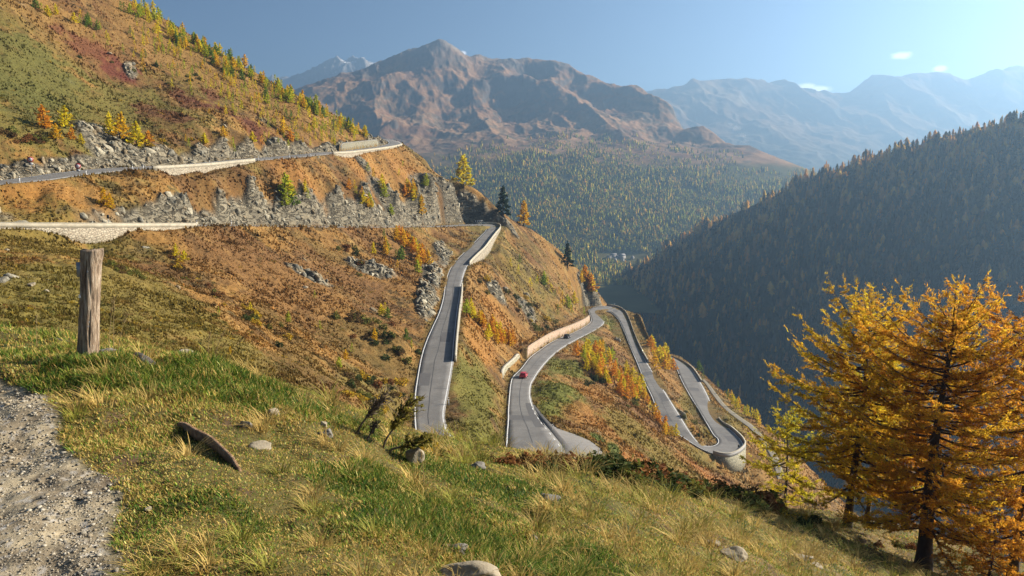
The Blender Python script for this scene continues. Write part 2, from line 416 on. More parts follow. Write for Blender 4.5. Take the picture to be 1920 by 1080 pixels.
for u, D, z in [(-150, 30, -6.8), (-150, 50, -9), (0, 28, -6.8), (0, 45, -9.2), (165, 28, -7.2), (165, 50, -10.6), (330, 28, -8), (330, 52, -12.5), (480, 28, -10), (480, 60, -17.5), (600, 28, -11.5), (600, 60, -21), (700, 25, -11), (700, 55, -22), (700, 78, -27),
                (800, 25, -11.5), (800, 50, -23), (800, 75, -33), (900, 30, -14), (900, 60, -29), (960, 35, -17), (960, 70, -34), (1080, 40, -20), (1080, 75, -35), (1080, 100, -41), (1200, 40, -20), (1200, 80, -36.5), (1200, 105, -43), (1320, 45, -24), (1320, 90, -45), (1440, 50, -29), (1440, 100, -55), (1550, 55, -34), (1550, 110, -70), (1700, 55, -36), (1700, 110, -78),
                (1900, 55, -38), (1900, 110, -84), (2200, 60, -42), (2200, 120, -90)]:
    c3([(u - 960) / FPX * D, D, z])
for x, y, z in [(130, 180, -120), (200, 160, -150), (150, 260, -140), (200, 350, -190), (120, 420, -180), (60, 520, -190), (-40, 560, -120), (250, 500, -220), (0, 640, -220), (150, 640, -240), (-150, 640, -60), (-350, 640, 20), (-400, 400, 120), (-300, 250, 110), (-250, 120, 50), (-150, 40, 10), (-60, 10, 0), (300, 40, -120), (120, 20, -50)]:
    c3([x, y, z])
C = np.array(ctrl)
# drop near-duplicates
_, keep = np.unique(np.round(C[:, :2] / 0.7).astype(int), axis=0, return_index=True)
C = C[np.sort(keep)]

RBF_C = 1.3
def rbf_fit(C, lam=0.02, c=RBF_C):
    X = C[:, :2]; n = len(X)
    A = np.sqrt(((X[:, None] - X[None]) ** 2).sum(-1) + c * c)
    Q = np.concatenate([np.ones((n, 1)), X / 100.0], 1)
    M = np.zeros((n + 3, n + 3)); M[:n, :n] = A - lam * np.eye(n) * 1.0; M[:n, n:] = Q; M[n:, :n] = Q.T
    return X, np.linalg.solve(M, np.concatenate([C[:, 2], np.zeros(3)])), c
def rbf_eval(fit, x, y):
    X, w, c = fit
    sh = x.shape; x, y = x.ravel(), y.ravel(); out = np.empty(len(x))
    X2 = (X ** 2).sum(1)[None]
    for k in range(0, len(x), 40000):
        q = np.stack([x[k:k + 40000], y[k:k + 40000]], 1)
        r = np.sqrt(np.maximum((q ** 2).sum(1)[:, None] + X2 - 2 * q @ X.T, 0) + c * c)
        out[k:k + 40000] = r @ w[:-3] + w[-3] + (q / 100.0) @ w[-2:]
    return out.reshape(sh)
FIT = rbf_fit(C)

# polar grid centred under the camera: rows by log distance, columns by bearing
NA = 1081
LR = np.concatenate([np.linspace(np.log(1.0), np.log(118.0), 801)[:-1], np.linspace(np.log(118.0), np.log(420.0), 500)[:-1], np.linspace(np.log(420.0), np.log(640.0), 62)])
NR = len(LR); assert NR % 2 == 1, NR
AZ = np.radians(np.linspace(-47, 47, NA)); RR = np.exp(LR)
az2, rr2 = AZ[::2], RR[::2]
gx2, gy2 = rr2[:, None] * np.sin(az2)[None], rr2[:, None] * np.cos(az2)[None]
z2 = rbf_eval(FIT, gx2, gy2)
def up2(a):
    b = np.empty((a.shape[0] * 2 - 1, a.shape[1])); b[::2] = a; b[1::2] = 0.5 * (a[1:] + a[:-1])
    c = np.empty((b.shape[0], a.shape[1] * 2 - 1)); c[:, ::2] = b; c[:, 1::2] = 0.5 * (b[:, 1:] + b[:, :-1])
    return c
GX, GY = RR[:, None] * np.sin(AZ)[None], RR[:, None] * np.cos(AZ)[None]
GZ = up2(z2)

# distance outside the nearest road edge, and that road's height there
def road_field(S, gx, gy, reach):
    d = np.full(gx.shape, 1e9); zr = np.zeros(gx.shape); lat = np.zeros(gx.shape)
    for i in range(len(S) - 1):
        a, b = S[i], S[i + 1]
        ca, cb = (a[:2] + a[3:5]) / 2, (b[:2] + b[3:5]) / 2
        wa, wb = np.linalg.norm(a[:2] - a[3:5]) / 2, np.linalg.norm(b[:2] - b[3:5]) / 2
        L2 = max(((cb - ca) ** 2).sum(), 1e-6)
        m = max(wa, wb) + reach
        x0, x1 = min(ca[0], cb[0]) - m, max(ca[0], cb[0]) + m
        y0, y1 = min(ca[1], cb[1]) - m, max(ca[1], cb[1]) + m
        cor = np.array([[x0, y0], [x0, y1], [x1, y0], [x1, y1]])
        rr = np.hypot(cor[:, 0], cor[:, 1]); rmin = max(1.0, min(rr.min(), max(y0, 1))); aa = np.arctan2(cor[:, 0], cor[:, 1])
        j0, j1 = np.searchsorted(AZ, aa.min()) - 1, np.searchsorted(AZ, aa.max()) + 1
        i0, i1 = np.searchsorted(RR, rmin) - 1, np.searchsorted(RR, rr.max()) + 1
        j0, i0 = max(j0, 0), max(i0, 0)
        if j1 <= j0 or i1 <= i0: continue
        X, Y = gx[i0:i1, j0:j1], gy[i0:i1, j0:j1]
        if X.size == 0: continue
        t = np.clip(((X - ca[0]) * (cb[0] - ca[0]) + (Y - ca[1]) * (cb[1] - ca[1])) / L2, 0, 1)
        px, py = ca[0] + t * (cb[0] - ca[0]), ca[1] + t * (cb[1] - ca[1])
        dist = np.hypot(X - px, Y - py) - (wa + t * (wb - wa))
        wv = (a[3:5] - a[:2]) * (1 - t[..., None]) + (b[3:5] - b[:2]) * t[..., None]
        wl = (wv ** 2).sum(-1) + 1e-9
        lt = np.clip(((X - px) * wv[..., 0] + (Y - py) * wv[..., 1]) / wl, -0.5, 0.5)
        zz = (a[2] + a[5]) / 2 * (1 - t) + (b[2] + b[5]) / 2 * t + lt * ((a[5] - a[2]) * (1 - t) + (b[5] - b[2]) * t)
        sl = (slice(i0, i1), slice(j0, j1))
        better = dist < d[sl]
        d[sl] = np.where(better, dist, d[sl]); zr[sl] = np.where(better, zz, zr[sl]); lat[sl] = np.where(better, lt, lat[sl])
    return d, zr, lat

ROAD_D = np.full(GX.shape, 1e9); ROAD_Z = np.zeros(GX.shape); ROAD_L = np.zeros(GX.shape)
for S in (UPPER_S, WIND_S, TRACK_S):
    d, zr, lt = road_field(S, GX, GY, 5.0)
    m = d < ROAD_D
    ROAD_D = np.where(m, d, ROAD_D); ROAD_Z = np.where(m, zr, ROAD_Z); ROAD_L = np.where(m, lt, ROAD_L)

def in_poly(x, y, poly):
    ins = np.zeros(x.shape, bool); n = len(poly)
    for i in range(n):
        x1, y1 = poly[i]; x2, y2 = poly[(i + 1) % n]
        cnd = (y1 > y) != (y2 > y)
        ins ^= cnd & (x < (x2 - x1) * (y - y1) / (y2 - y1 + 1e-12) + x1)
    return ins

def lookup(F, x, y):
    """value of grid F under world x, y"""
    r = np.log(np.maximum(np.hypot(x, y), 1.0)); a = np.arctan2(x, y)
    fi = np.clip(np.interp(r, LR, np.arange(NR)), 0, NR - 1.001); fj = np.clip((a - AZ[0]) / (AZ[1] - AZ[0]), 0, NA - 1.001)
    i, j = fi.astype(int), fj.astype(int); ti, tj = fi - i, fj - j
    return (F[i, j] * (1 - ti) + F[i + 1, j] * ti) * (1 - tj) + (F[i, j + 1] * (1 - ti) + F[i + 1, j + 1] * ti) * tj

def hit(u, v, rmin=2.0):
    """first point of the ground on the sight line through (u, v); nan when it meets none"""
    u, v = np.atleast_1d(np.asarray(u, float)), np.atleast_1d(np.asarray(v, float))
    out = np.full((len(u), 3), np.nan)
    d = P(u, v, 1.0); a = np.arctan2(d[:, 0], d[:, 1]); sl = d[:, 2] / np.hypot(d[:, 0], d[:, 1])
    fj = np.clip((a - AZ[0]) / (AZ[1] - AZ[0]), 0, NA - 1.001); j = fj.astype(int); tj = fj - j
    for k in range(len(u)):
        col = GZ[:, j[k]] * (1 - tj[k]) + GZ[:, j[k] + 1] * tj[k]
        below = (RR * sl[k] <= col) & (RR > rmin)
        i = int(np.argmax(below))
        if not below[i]: continue
        r = RR[i]
        if i > 0:
            g0, g1 = RR[i - 1] * sl[k] - col[i - 1], RR[i] * sl[k] - col[i]
            t = g0 / (g0 - g1 + 1e-9); r = RR[i - 1] + np.clip(t, 0, 1) * (RR[i] - RR[i - 1])
        out[k] = [r * sin(a[k]), r * cos(a[k]), r * sl[k]]
    return out

def raster(S):
    m = np.zeros(GX.shape, bool)
    for i in range(len(S) - 1):
        q = np.array([S[i][:2], S[i][3:5], S[i + 1][3:5], S[i + 1][:2]])
        rr = np.hypot(q[:, 0], q[:, 1]); aa = np.arctan2(q[:, 0], q[:, 1])
        j0, j1 = max(np.searchsorted(AZ, aa.min()) - 2, 0), np.searchsorted(AZ, aa.max()) + 2
        i0, i1 = max(np.searchsorted(RR, rr.min()) - 2, 0), np.searchsorted(RR, rr.max()) + 2
        if j1 <= j0: continue
        m[i0:i1, j0:j1] |= in_poly(GX[i0:i1, j0:j1], GY[i0:i1, j0:j1], [tuple(k) for k in q])
    return m
ONROAD = (raster(UPPER_S) | raster(WIND_S) | raster(TRACK_S)).astype(np.float32)
BASE = GZ.copy()                                              # smooth lie of the land
# ------------------------------------------------------------------ walls along the roads: where they run and how deep their outer faces go
def edge_path(S, side, uv0, uv1, off=0.25, step=1):
    """points along one edge of a road between two sighted places, pushed outwards by off"""
    E = S[:, :3] if side == 0 else S[:, 3:]
    O = S[:, 3:] if side == 0 else S[:, :3]
    cpi, spi = cos(PITCH), sin(PITCH)
    dep = E[:, 1] * cpi - E[:, 2] * spi
    uu = 960 + FPX * E[:, 0] / dep; vv = 540 - FPX * (E[:, 1] * spi + E[:, 2] * cpi) / dep
    i0 = int(np.argmin((uu - uv0[0]) ** 2 + (vv - uv0[1]) ** 2)); i1 = int(np.argmin((uu - uv1[0]) ** 2 + (vv - uv1[1]) ** 2))
    if i0 > i1: i0, i1 = i1, i0
    un = E - O; un[:, 2] = 0; un /= np.linalg.norm(un, axis=1, keepdims=True)
    return (E + un * off)[i0:i1 + 1], un[i0:i1 + 1], uu[i0:i1 + 1], vv[i0:i1 + 1]
WALLS = []
def plan(key, S, side, uv0, uv1, depth, by='u', off=0.25, reach=4.0, uphill=0.0):
    p, un, uu, vv = edge_path(S, side, uv0, uv1, off)
    if by == 'K':
        d = np.where(vv < 832, np.interp(vv, [786, 812, 832], [.5, 1.2, 6.2]), np.interp(uu, [1338, 1350, 1365, 1382, 1395], [.6, 2.2, 4.2, 5.8, 6.2]))
    elif by == 'n':
        t = np.linspace(0, 1, len(p)); d = np.interp(t, [a for a, _ in depth], [b for _, b in depth])
    else:
        d = np.interp(uu, [a for a, _ in depth], [b for _, b in depth])
    WALLS.append(dict(key=key, p=p, un=un, d=d, reach=reach, uphill=uphill))
plan('A', UPPER_S, 0, (283, 316.5), (478, 301), [(283, .8), (300, 2.2), (330, 3.4), (345, 3.5), (370, 2.8), (392, 1.5), (430, 1.3), (460, .9), (478, .5)])
plan('B', UPPER_S, 0, (620, 288.6), (752, 271.5), [(620, .5), (640, 2.0), (655, 2.1), (680, 1.0), (752, .5)])
plan('C', UPPER_S, 1, (640, 282), (712, 277), [(640, 0), (760, 0)], uphill=3.0, off=0.4)
plan('D', WIND_S, 0, (-120, 424), (368, 423.5), [(-120, .7), (60, .7), (100, 1.6), (130, 3.1), (165, 3.5), (200, 3.0), (230, 1.5), (250, .9), (290, 1.2), (368, .4)])
plan('E', WIND_S, 1, (893, 420.2), (877, 496), [(0, .3), (.2, .8), (.4, 2.8), (.5, 4.2), (.7, 3.6), (.9, 1.8), (1, .8)], by='n')
plan('F', WIND_S, 1, (866, 537), (850, 678), [(0, 1.6), (.3, 2.0), (.6, 1.2), (1, .5)], by='n')
plan('G', WIND_S, 1, (989, 672), (1107, 603.5), [(0, 0), (2000, 0)], uphill=3.1, off=0.35)
plan('H', WIND_S, 1, (956, 720), (987, 676), [(0, 0), (2000, 0)], uphill=2.3, off=2.0)
plan('I', WIND_S, 1, (1137, 573.5), (1213, 679), [(0, .8), (.4, 1.4), (1, .5)], by='n')
plan('J', WIND_S, 0, (1238, 665.5), (1313, 716), [(0, .8), (.5, 1.2), (1, .5)], by='n')
plan('K', WIND_S, 0, (1346, 786), (1338, 850), [], by='K', reach=7)

def carve(gx, gy, gz):
    """beyond a retaining wall the ground starts at its foot; behind an uphill wall it starts at its top"""
    for w in WALLS:
        p, un, d = w['p'], w['un'], w['d']
        for i in range(len(p) - 1):
            a, b = p[i], p[i + 1]; R_ = w['reach']
            cor = np.array([[min(a[0], b[0]) - R_, min(a[1], b[1]) - R_], [min(a[0], b[0]) - R_, max(a[1], b[1]) + R_], [max(a[0], b[0]) + R_, min(a[1], b[1]) - R_], [max(a[0], b[0]) + R_, max(a[1], b[1]) + R_]])
            rr = np.hypot(cor[:, 0], cor[:, 1]); aa = np.arctan2(cor[:, 0], cor[:, 1])
            j0, j1 = max(np.searchsorted(AZ, aa.min()) - 1, 0), np.searchsorted(AZ, aa.max()) + 1
            i0, i1 = max(np.searchsorted(RR, rr.min()) - 1, 0), np.searchsorted(RR, rr.max()) + 1
            X, Y = gx[i0:i1, j0:j1], gy[i0:i1, j0:j1]
            if X.size == 0: continue
            L2 = ((b[:2] - a[:2]) ** 2).sum() + 1e-9
            t = ((X - a[0]) * (b[0] - a[0]) + (Y - a[1]) * (b[1] - a[1])) / L2
            n = (un[i, :2] + un[i + 1, :2]) / 2
            q = (X - a[0] - np.clip(t, 0, 1) * (b[0] - a[0])) * n[0] + (Y - a[1] - np.clip(t, 0, 1) * (b[1] - a[1])) * n[1]
            fan = 0.15 + (0.16 * np.maximum(q, 0) if 1 < i < len(p) - 3 else 0)
            on = (t >= -fan) & (t <= 1 + fan); t = np.clip(t, 0, 1)
            z0 = a[2] * (1 - t) + b[2] * t; dd = d[i] * (1 - t) + d[i + 1] * t
            sub = gz[i0:i1, j0:j1]
            k = 1 - smooth(R_ * 0.55, R_, q)
            if w['uphill'] > 0:
                m = on & (q > 0.15) & (q < R_)
                tgt = np.maximum(sub, z0 + w['uphill'] - 0.12 + np.maximum(q - 0.6, 0) * 0.15)
                tgt = np.where(q < 0.8, z0 + w['uphill'] - 0.12, tgt)
            else:
                m = on & (q > 0.1) & (q < R_)
                tgt = np.minimum(sub, z0 - dd + 0.25 - 0.1 * q)
            sub[m] = (sub * (1 - k) + tgt * k)[m]
    return gz
# ------------------------------------------------------------------ surface detail, rock and colours of the near land
RG = np.hypot(GX, GY)
gr = np.gradient(BASE, axis=0) / np.gradient(RR)[:, None]
ga = np.gradient(BASE, axis=1) / (RG * (AZ[1] - AZ[0]))
STEEP = np.hypot(gr, ga)

def disc(u, v, ru, rv=None, D=None):
    """soft spot on the ground about the place seen at (u, v): 1 inside, 0 outside"""
    p = hit(u, v)[0] if D is None else P(u, v, D)
    if np.isnan(p[0]): return np.zeros(GX.shape, np.float32)
    D = np.hypot(p[0], p[1])
    wx = ru * D / FPX
    q = hit([u, u], [v - (rv or ru), v + (rv or ru)])
    wy = np.nanmax([np.hypot(*(q[1] - q[0])[:2]) / 2, wx * 0.6]) if not np.isnan(q).any() else wx * 1.5
    dirx, diry = p[0] / D, p[1] / D
    X, Y = GX - p[0], GY - p[1]
    rad, lat = X * dirx + Y * diry, X * diry - Y * dirx
    return np.clip(1.25 - np.sqrt((rad / wy) ** 2 + (lat / wx) ** 2), 0, 1).astype(np.float32)

n_rock = fbm(GX, GY, 9, 4, 3)
ROCK = smooth(2.1, 2.7, STEEP + 0.25 * n_rock) * smooth(60, 90, RG)
rock_spots = [(190, 262, 50, 36), (240, 285, 40, 16), (740, 398, 50, 18), (800, 372, 40, 30), (850, 385, 36, 34), (680, 305, 16, 10), (245, 130, 10, 16), (585, 520, 40, 8), (700, 505, 50, 14), (930, 545, 22, 16), (985, 575, 22, 16),
              (800, 560, 20, 40), (812, 520, 22, 34), (830, 480, 20, 24), (1175, 632, 10, 14), (1100, 560, 16, 26), (1278, 778, 10, 16)]
# cut faces on the uphill side of the two upper roads
_k = int(np.argmin(np.abs(WIND_S[:, 3] - P(925, 420.4, 366)[0]) + np.abs(WIND_S[:, 4] - 366)))
for S_, base_w, seed_ in ((UPPER_S, 3.3, 15), (WIND_S[:_k], 3.0, 16)):
    d_, _z, l_ = road_field(S_, GX, GY, 18.0)
    w_ = base_w + 2.6 * fbm(GX, GY, 45, 2, seed_) + 1.8 * fbm(GX + GZ, GY - GZ, 6, 3, seed_ + 9) + (4.5 * smooth(-58, -30, GX) if seed_ == 16 else 1.2)
    ROCK = np.maximum(ROCK, smooth(0.8, -0.8, d_ - w_) * (l_ > 0.44) * (d_ > 0.3) * (d_ < 17) * smooth(-0.75, -0.25, fbm(GX, GY, 30, 2, seed_ + 5) + 0.35 * fbm(GX, GY, 4, 3, seed_ + 6)))
for a in rock_spots:
    w = disc(*a)
    ROCK = np.maximum(ROCK, smooth(0.2, 0.75, w + 0.45 * n_rock) * (RG > 40))
ROCK *= smooth(0.2, 1.6, ROAD_D)
for w_ in WALLS:
    if w_['key'] in 'KEDA':
        for p_ in w_['p'][::2]:
            ROCK *= smooth(2.5, 5.5, np.hypot(GX - p_[0], GY - p_[1])) if w_['uphill'] == 0 else 1

# relief: rolling, tussocks, then rock ledges
fade = smooth(0.3, 3.0, ROAD_D)
amp = np.clip(RG / 200.0, 0.03, 1.0)
rel = 0.55 * fbm(GX, GY, 14, 3, 21) * smooth(50, 110, RG)
rel += (0.42 * (fbm(GX, GY, 2.6, 3, 5)) + 0.24 * fbm(GX, GY, 0.9, 2, 6)) * smooth(30, 90, RG)
rel += (0.16 * fbm(GX, GY, 1.2, 3, 7) + 0.055 * fbm(GX, GY, 0.35, 3, 8)) * (1 - smooth(25, 60, RG))
ledge = ridged(GX * 1.0 + GZ * 0.8, GY * 0.6 - GZ * 1.1, 7.0, 5, 9) - 0.45
def blocks(x, y, wl, seed):
    """angular steps: terraced noise"""
    n = fbm(x, y, wl, 3, seed) * 4
    f = np.floor(n); t = n - f
    return (f + smooth(0.35, 0.65, t)) / 4
rel += ROCK * (2.2 * ledge + 1.5 * blocks(GX * 1.0 + 0.7 * GZ, GY * 0.8 - GZ, 5.0, 12) + 0.7 * fbm(GX + GZ, GY - GZ, 1.0, 3, 10))
GZ = BASE + rel * fade
corr = smooth(0.5, 2.6, ROAD_D)
GZ = np.where(ROAD_D < 4.0, (ROAD_Z - 0.10) * (1 - corr) + GZ * corr, GZ)
GZ = carve(GX, GY, GZ)
lay_poly = [tuple(P(u, v, z=z)[:2]) for u, v, z in LAYBY] + [tuple(P(1058, 850, z=-41)[:2]), tuple(P(1040, 818, z=-42)[:2]), tuple(P(1010, 780, z=-43)[:2])]
LAY = in_poly(GX, GY, lay_poly)
_lp = np.array([P(u, v, z=z) for u, v, z in LAYBY]); _c, *_ = np.linalg.lstsq(np.c_[_lp[:, :2], np.ones(len(_lp))], _lp[:, 2], rcond=None)
LAY_Z = GX * _c[0] + GY * _c[1] + _c[2] - 0.35
GZ = np.where(LAY & (ROAD_D > 0), LAY_Z, GZ)

# path of gravel at the bottom left of the near ground (its right border, seen as u at rows v)
pb = hit([-60, 12, 62, 112, 160, 200, 228, 243, 252, 262], [684, 704, 740, 790, 850, 910, 980, 1040, 1080, 1150])
pb = pb[~np.isnan(pb[:, 0])]
o_ = np.argsort(pb[:, 1])
edge_x = np.interp(GY, pb[o_, 1], pb[o_, 0])
PATH = smooth(0.12, -0.12, GX - edge_x + 0.22 * fbm(GX, GY, 0.7, 3, 31)) * smooth(9.9, 9.2, GY + 0.5 * fbm(GX, GY, 0.7, 2, 33)) * (GY > -5)
PATH = np.where(GX < -30, 0, PATH)

# ---- base colours
def mixc(a, b, w): return a * (1 - w[..., None]) + np.asarray(b, np.float32) * w[..., None]
n1, n2, n3 = fbm(GX, GY, 55, 4, 41), fbm(GX, GY, 16, 4, 42), fbm(GX, GY, 4.0, 4, 43)
n4, n5 = fbm(GX, GY, 1.3, 3, 44), fbm(GX, GY, 30, 4, 45)
gold, rust, straw, olive, green, dark, red = (0.300, 0.168, 0.050), (0.195, 0.105, 0.040), (0.42, 0.275, 0.100), (0.175, 0.148, 0.038), (0.105, 0.120, 0.028), (0.060, 0.055, 0.022), (0.150, 0.040, 0.028)
cc = np.broadcast_to(np.asarray(gold, np.float32), GX.shape + (3,)).copy()
cc = mixc(cc, rust, smooth(-0.15, 0.45, n2 + 0.4 * n5))
cc = mixc(cc, straw, smooth(0.1, 0.6, n3 - 0.3 * n2 + 0.25 * n1) * 0.75)
cc = mixc(cc, olive, smooth(0.05, 0.5, n1 + 0.35 * n3) * 0.7)
cc = mixc(cc, dark, smooth(0.25, 0.6, n3 * 0.8 + n4 * 0.5 - 0.2 * n2) * 0.6)
al, ac_ = GX * 0.8 - GY * 0.6, GX * 0.6 + GY * 0.8
st1, st2 = fbm(al / 9.0, ac_, 5.0, 4, 46), fbm(al / 5.0, ac_, 2.2, 3, 47)
cc = mixc(cc, (0.13, 0.075, 0.028), smooth(0.12, 0.5, st1 + 0.4 * n4) * 0.7)
cc = mixc(cc, (0.44, 0.28, 0.10), smooth(0.2, 0.55, st2 - 0.3 * n3) * 0.5)
clump = fbm(GX, GY, 3.2, 3, 48) + 0.5 * n4
cc = mixc(cc, (0.085, 0.060, 0.022), smooth(0.28, 0.55, clump + 0.25 * n5) * 0.75)
def wash(spots, rgb, k, jitter=0.5):
    global cc
    for a in spots:
        w = disc(*a)
        if w.max() > 0: cc = mixc(cc, rgb, smooth(0.1, 0.7, w + jitter * n3 * (w > 0) + 0.3 * n4 * (w > 0)) * k)
wash([(40, 150, 150, 110), (150, 190, 120, 60), (20, 230, 110, 50), (240, 190, 70, 40), (330, 215, 60, 30)], olive, 0.75)
wash([(30, 120, 90, 80), (60, 190, 60, 40)], (0.125, 0.125, 0.034), 0.55)
wash([(100, 40, 120, 40), (300, 60, 90, 40), (400, 150, 90, 40), (520, 200, 80, 30)], (0.27, 0.16, 0.05), 0.7)
wash([(175, 95, 55, 26), (220, 130, 34, 22), (245, 152, 20, 10), (395, 175, 18, 10), (310, 215, 50, 16), (360, 190, 40, 14), (470, 240, 60, 12)], red, 0.62, 0.9)
wash([(90, 355, 60, 20), (60, 385, 80, 14), (560, 320, 90, 18), (680, 300, 60, 20), (760, 320, 60, 30)], (0.40, 0.20, 0.055), 0.6)
wash([(420, 340, 60, 30), (360, 360, 50, 20)], rust, 0.6)
wash([(80, 460, 140, 40), (100, 540, 150, 60), (60, 600, 120, 40), (230, 540, 120, 60), (330, 590, 90, 60), (420, 640, 80, 40)], (0.215, 0.165, 0.042), 0.85)
wash([(120, 600, 130, 40), (260, 470, 90, 20)], olive, 0.5)
wash([(460, 500, 120, 50), (560, 580, 120, 60), (620, 520, 100, 50), (760, 480, 80, 30)], (0.235, 0.128, 0.046), 0.6)
wash([(700, 630, 70, 50), (560, 690, 60, 40), (730, 690, 50, 40), (640, 640, 60, 30), (500, 590, 40, 20), (610, 470, 50, 18)], (0.155, 0.105, 0.030), 0.6)
wash([(880, 740, 40, 70), (900, 800, 40, 50), (870, 690, 16, 30)], (0.165, 0.150, 0.034), 0.9)
wash([(905, 640, 36, 40), (940, 600, 40, 30), (900, 660, 30, 20)], (0.37, 0.185, 0.05), 0.7)
wash([(1060, 690, 50, 20), (1040, 720, 40, 26), (1030, 760, 26, 24), (1115, 640, 30, 16), (1140, 600, 16, 10), (1070, 740, 40, 16)], (0.17, 0.175, 0.036), 0.85)
wash([(1110, 740, 40, 20), (1100, 780, 50, 24), (1140, 800, 60, 22)], (0.33, 0.165, 0.045), 0.7)
wash([(1180, 800, 60, 30), (1240, 850, 60, 26), (1310, 860, 50, 18), (1290, 760, 16, 40), (1322, 810, 16, 16), (1380, 790, 26, 30)], (0.20, 0.155, 0.036), 0.8)
wash([(1240, 885, 70, 12), (1330, 895, 60, 10), (1180, 862, 40, 10)], (0.36, 0.165, 0.05), 0.85)
wash([(1150, 845, 16, 14), (1120, 822, 20, 8)], (0.10, 0.14, 0.03), 0.9)
# greener tread beside the roads
cc = mixc(cc, (0.19, 0.165, 0.045), smooth(1.6, 0.2, ROAD_D + 1.2 * n4) * 0.35 * (RG > 60))
# near ground: cropped green turf and straw
near = 1 - smooth(30, 52, RG)
nn1, nn2, nn3 = fbm(GX, GY, 3.2, 4, 51), fbm(GX, GY, 0.8, 4, 52), fbm(GX, GY, 0.2, 3, 53)
nc = np.broadcast_to(np.asarray((0.145, 0.120, 0.036), np.float32), GX.shape + (3,)).copy()
nc = mixc(nc, (0.050, 0.080, 0.018), smooth(-0.1, 0.35, nn1 + 0.5 * nn2 - 0.25 * smooth(4, 12, GX)))
nc = mixc(nc, (0.26, 0.185, 0.075), smooth(0.15, 0.5, nn2 + 0.3 * nn3 + 0.35 * smooth(-1, 4, GX) - 0.2))
nc = mixc(nc, (0.14, 0.085, 0.05), smooth(0.3, 0.55, nn3 + 0.4 * nn2) * 0.8)
pc = np.broadcast_to(np.asarray((0.42, 0.345, 0.225), np.float32), GX.shape + (3,)).copy()
pc = mixc(pc, (0.27, 0.215, 0.14), smooth(-0.1, 0.5, nn2 + nn3)); pc = mixc(pc, (0.46, 0.42, 0.36), smooth(0.2, 0.6, fbm(GX, GY, 0.06, 2, 54)))
nc = nc * (1 - PATH[..., None]) + pc * PATH[..., None]
cc = cc * (1 - near[..., None]) + nc * near[..., None]
# rock
rc = np.broadcast_to(np.asarray((0.275, 0.255, 0.205), np.float32), GX.shape + (3,)).copy()
rn = fbm(GX + GZ, GY - GZ * 0.7, 2.2, 4, 61)
rc = mixc(rc, (0.15, 0.145, 0.125), smooth(-0.05, 0.4, rn)); rc = mixc(rc, (0.42, 0.385, 0.29), smooth(0.1, 0.5, -rn + 0.3 * n4))
rc = mixc(rc, (0.22, 0.135, 0.06), smooth(0.2, 0.5, n2 + n4 * 0.6) * 0.6)
cc = cc * (1 - ROCK[..., None]) + rc * ROCK[..., None]
cc = mixc(cc, (0.16, 0.15, 0.13), LAY * 0.0)
COLG = np.clip(cc, 0.01, 0.9) ** (1.10 - 0.10 * near[..., None]) * (0.90 - 0.22 * near[..., None] * (1 - PATH[..., None]))  # near soil colour darkened, so gaps between grass blades look shaded

def grid_faces(nr, nc):
    i = np.arange(nr - 1)[:, None] * nc; j = np.arange(nc - 1)[None]
    return np.stack([i + j, i + j + 1, i + nc + j + 1, i + nc + j], -1).reshape(-1, 4)

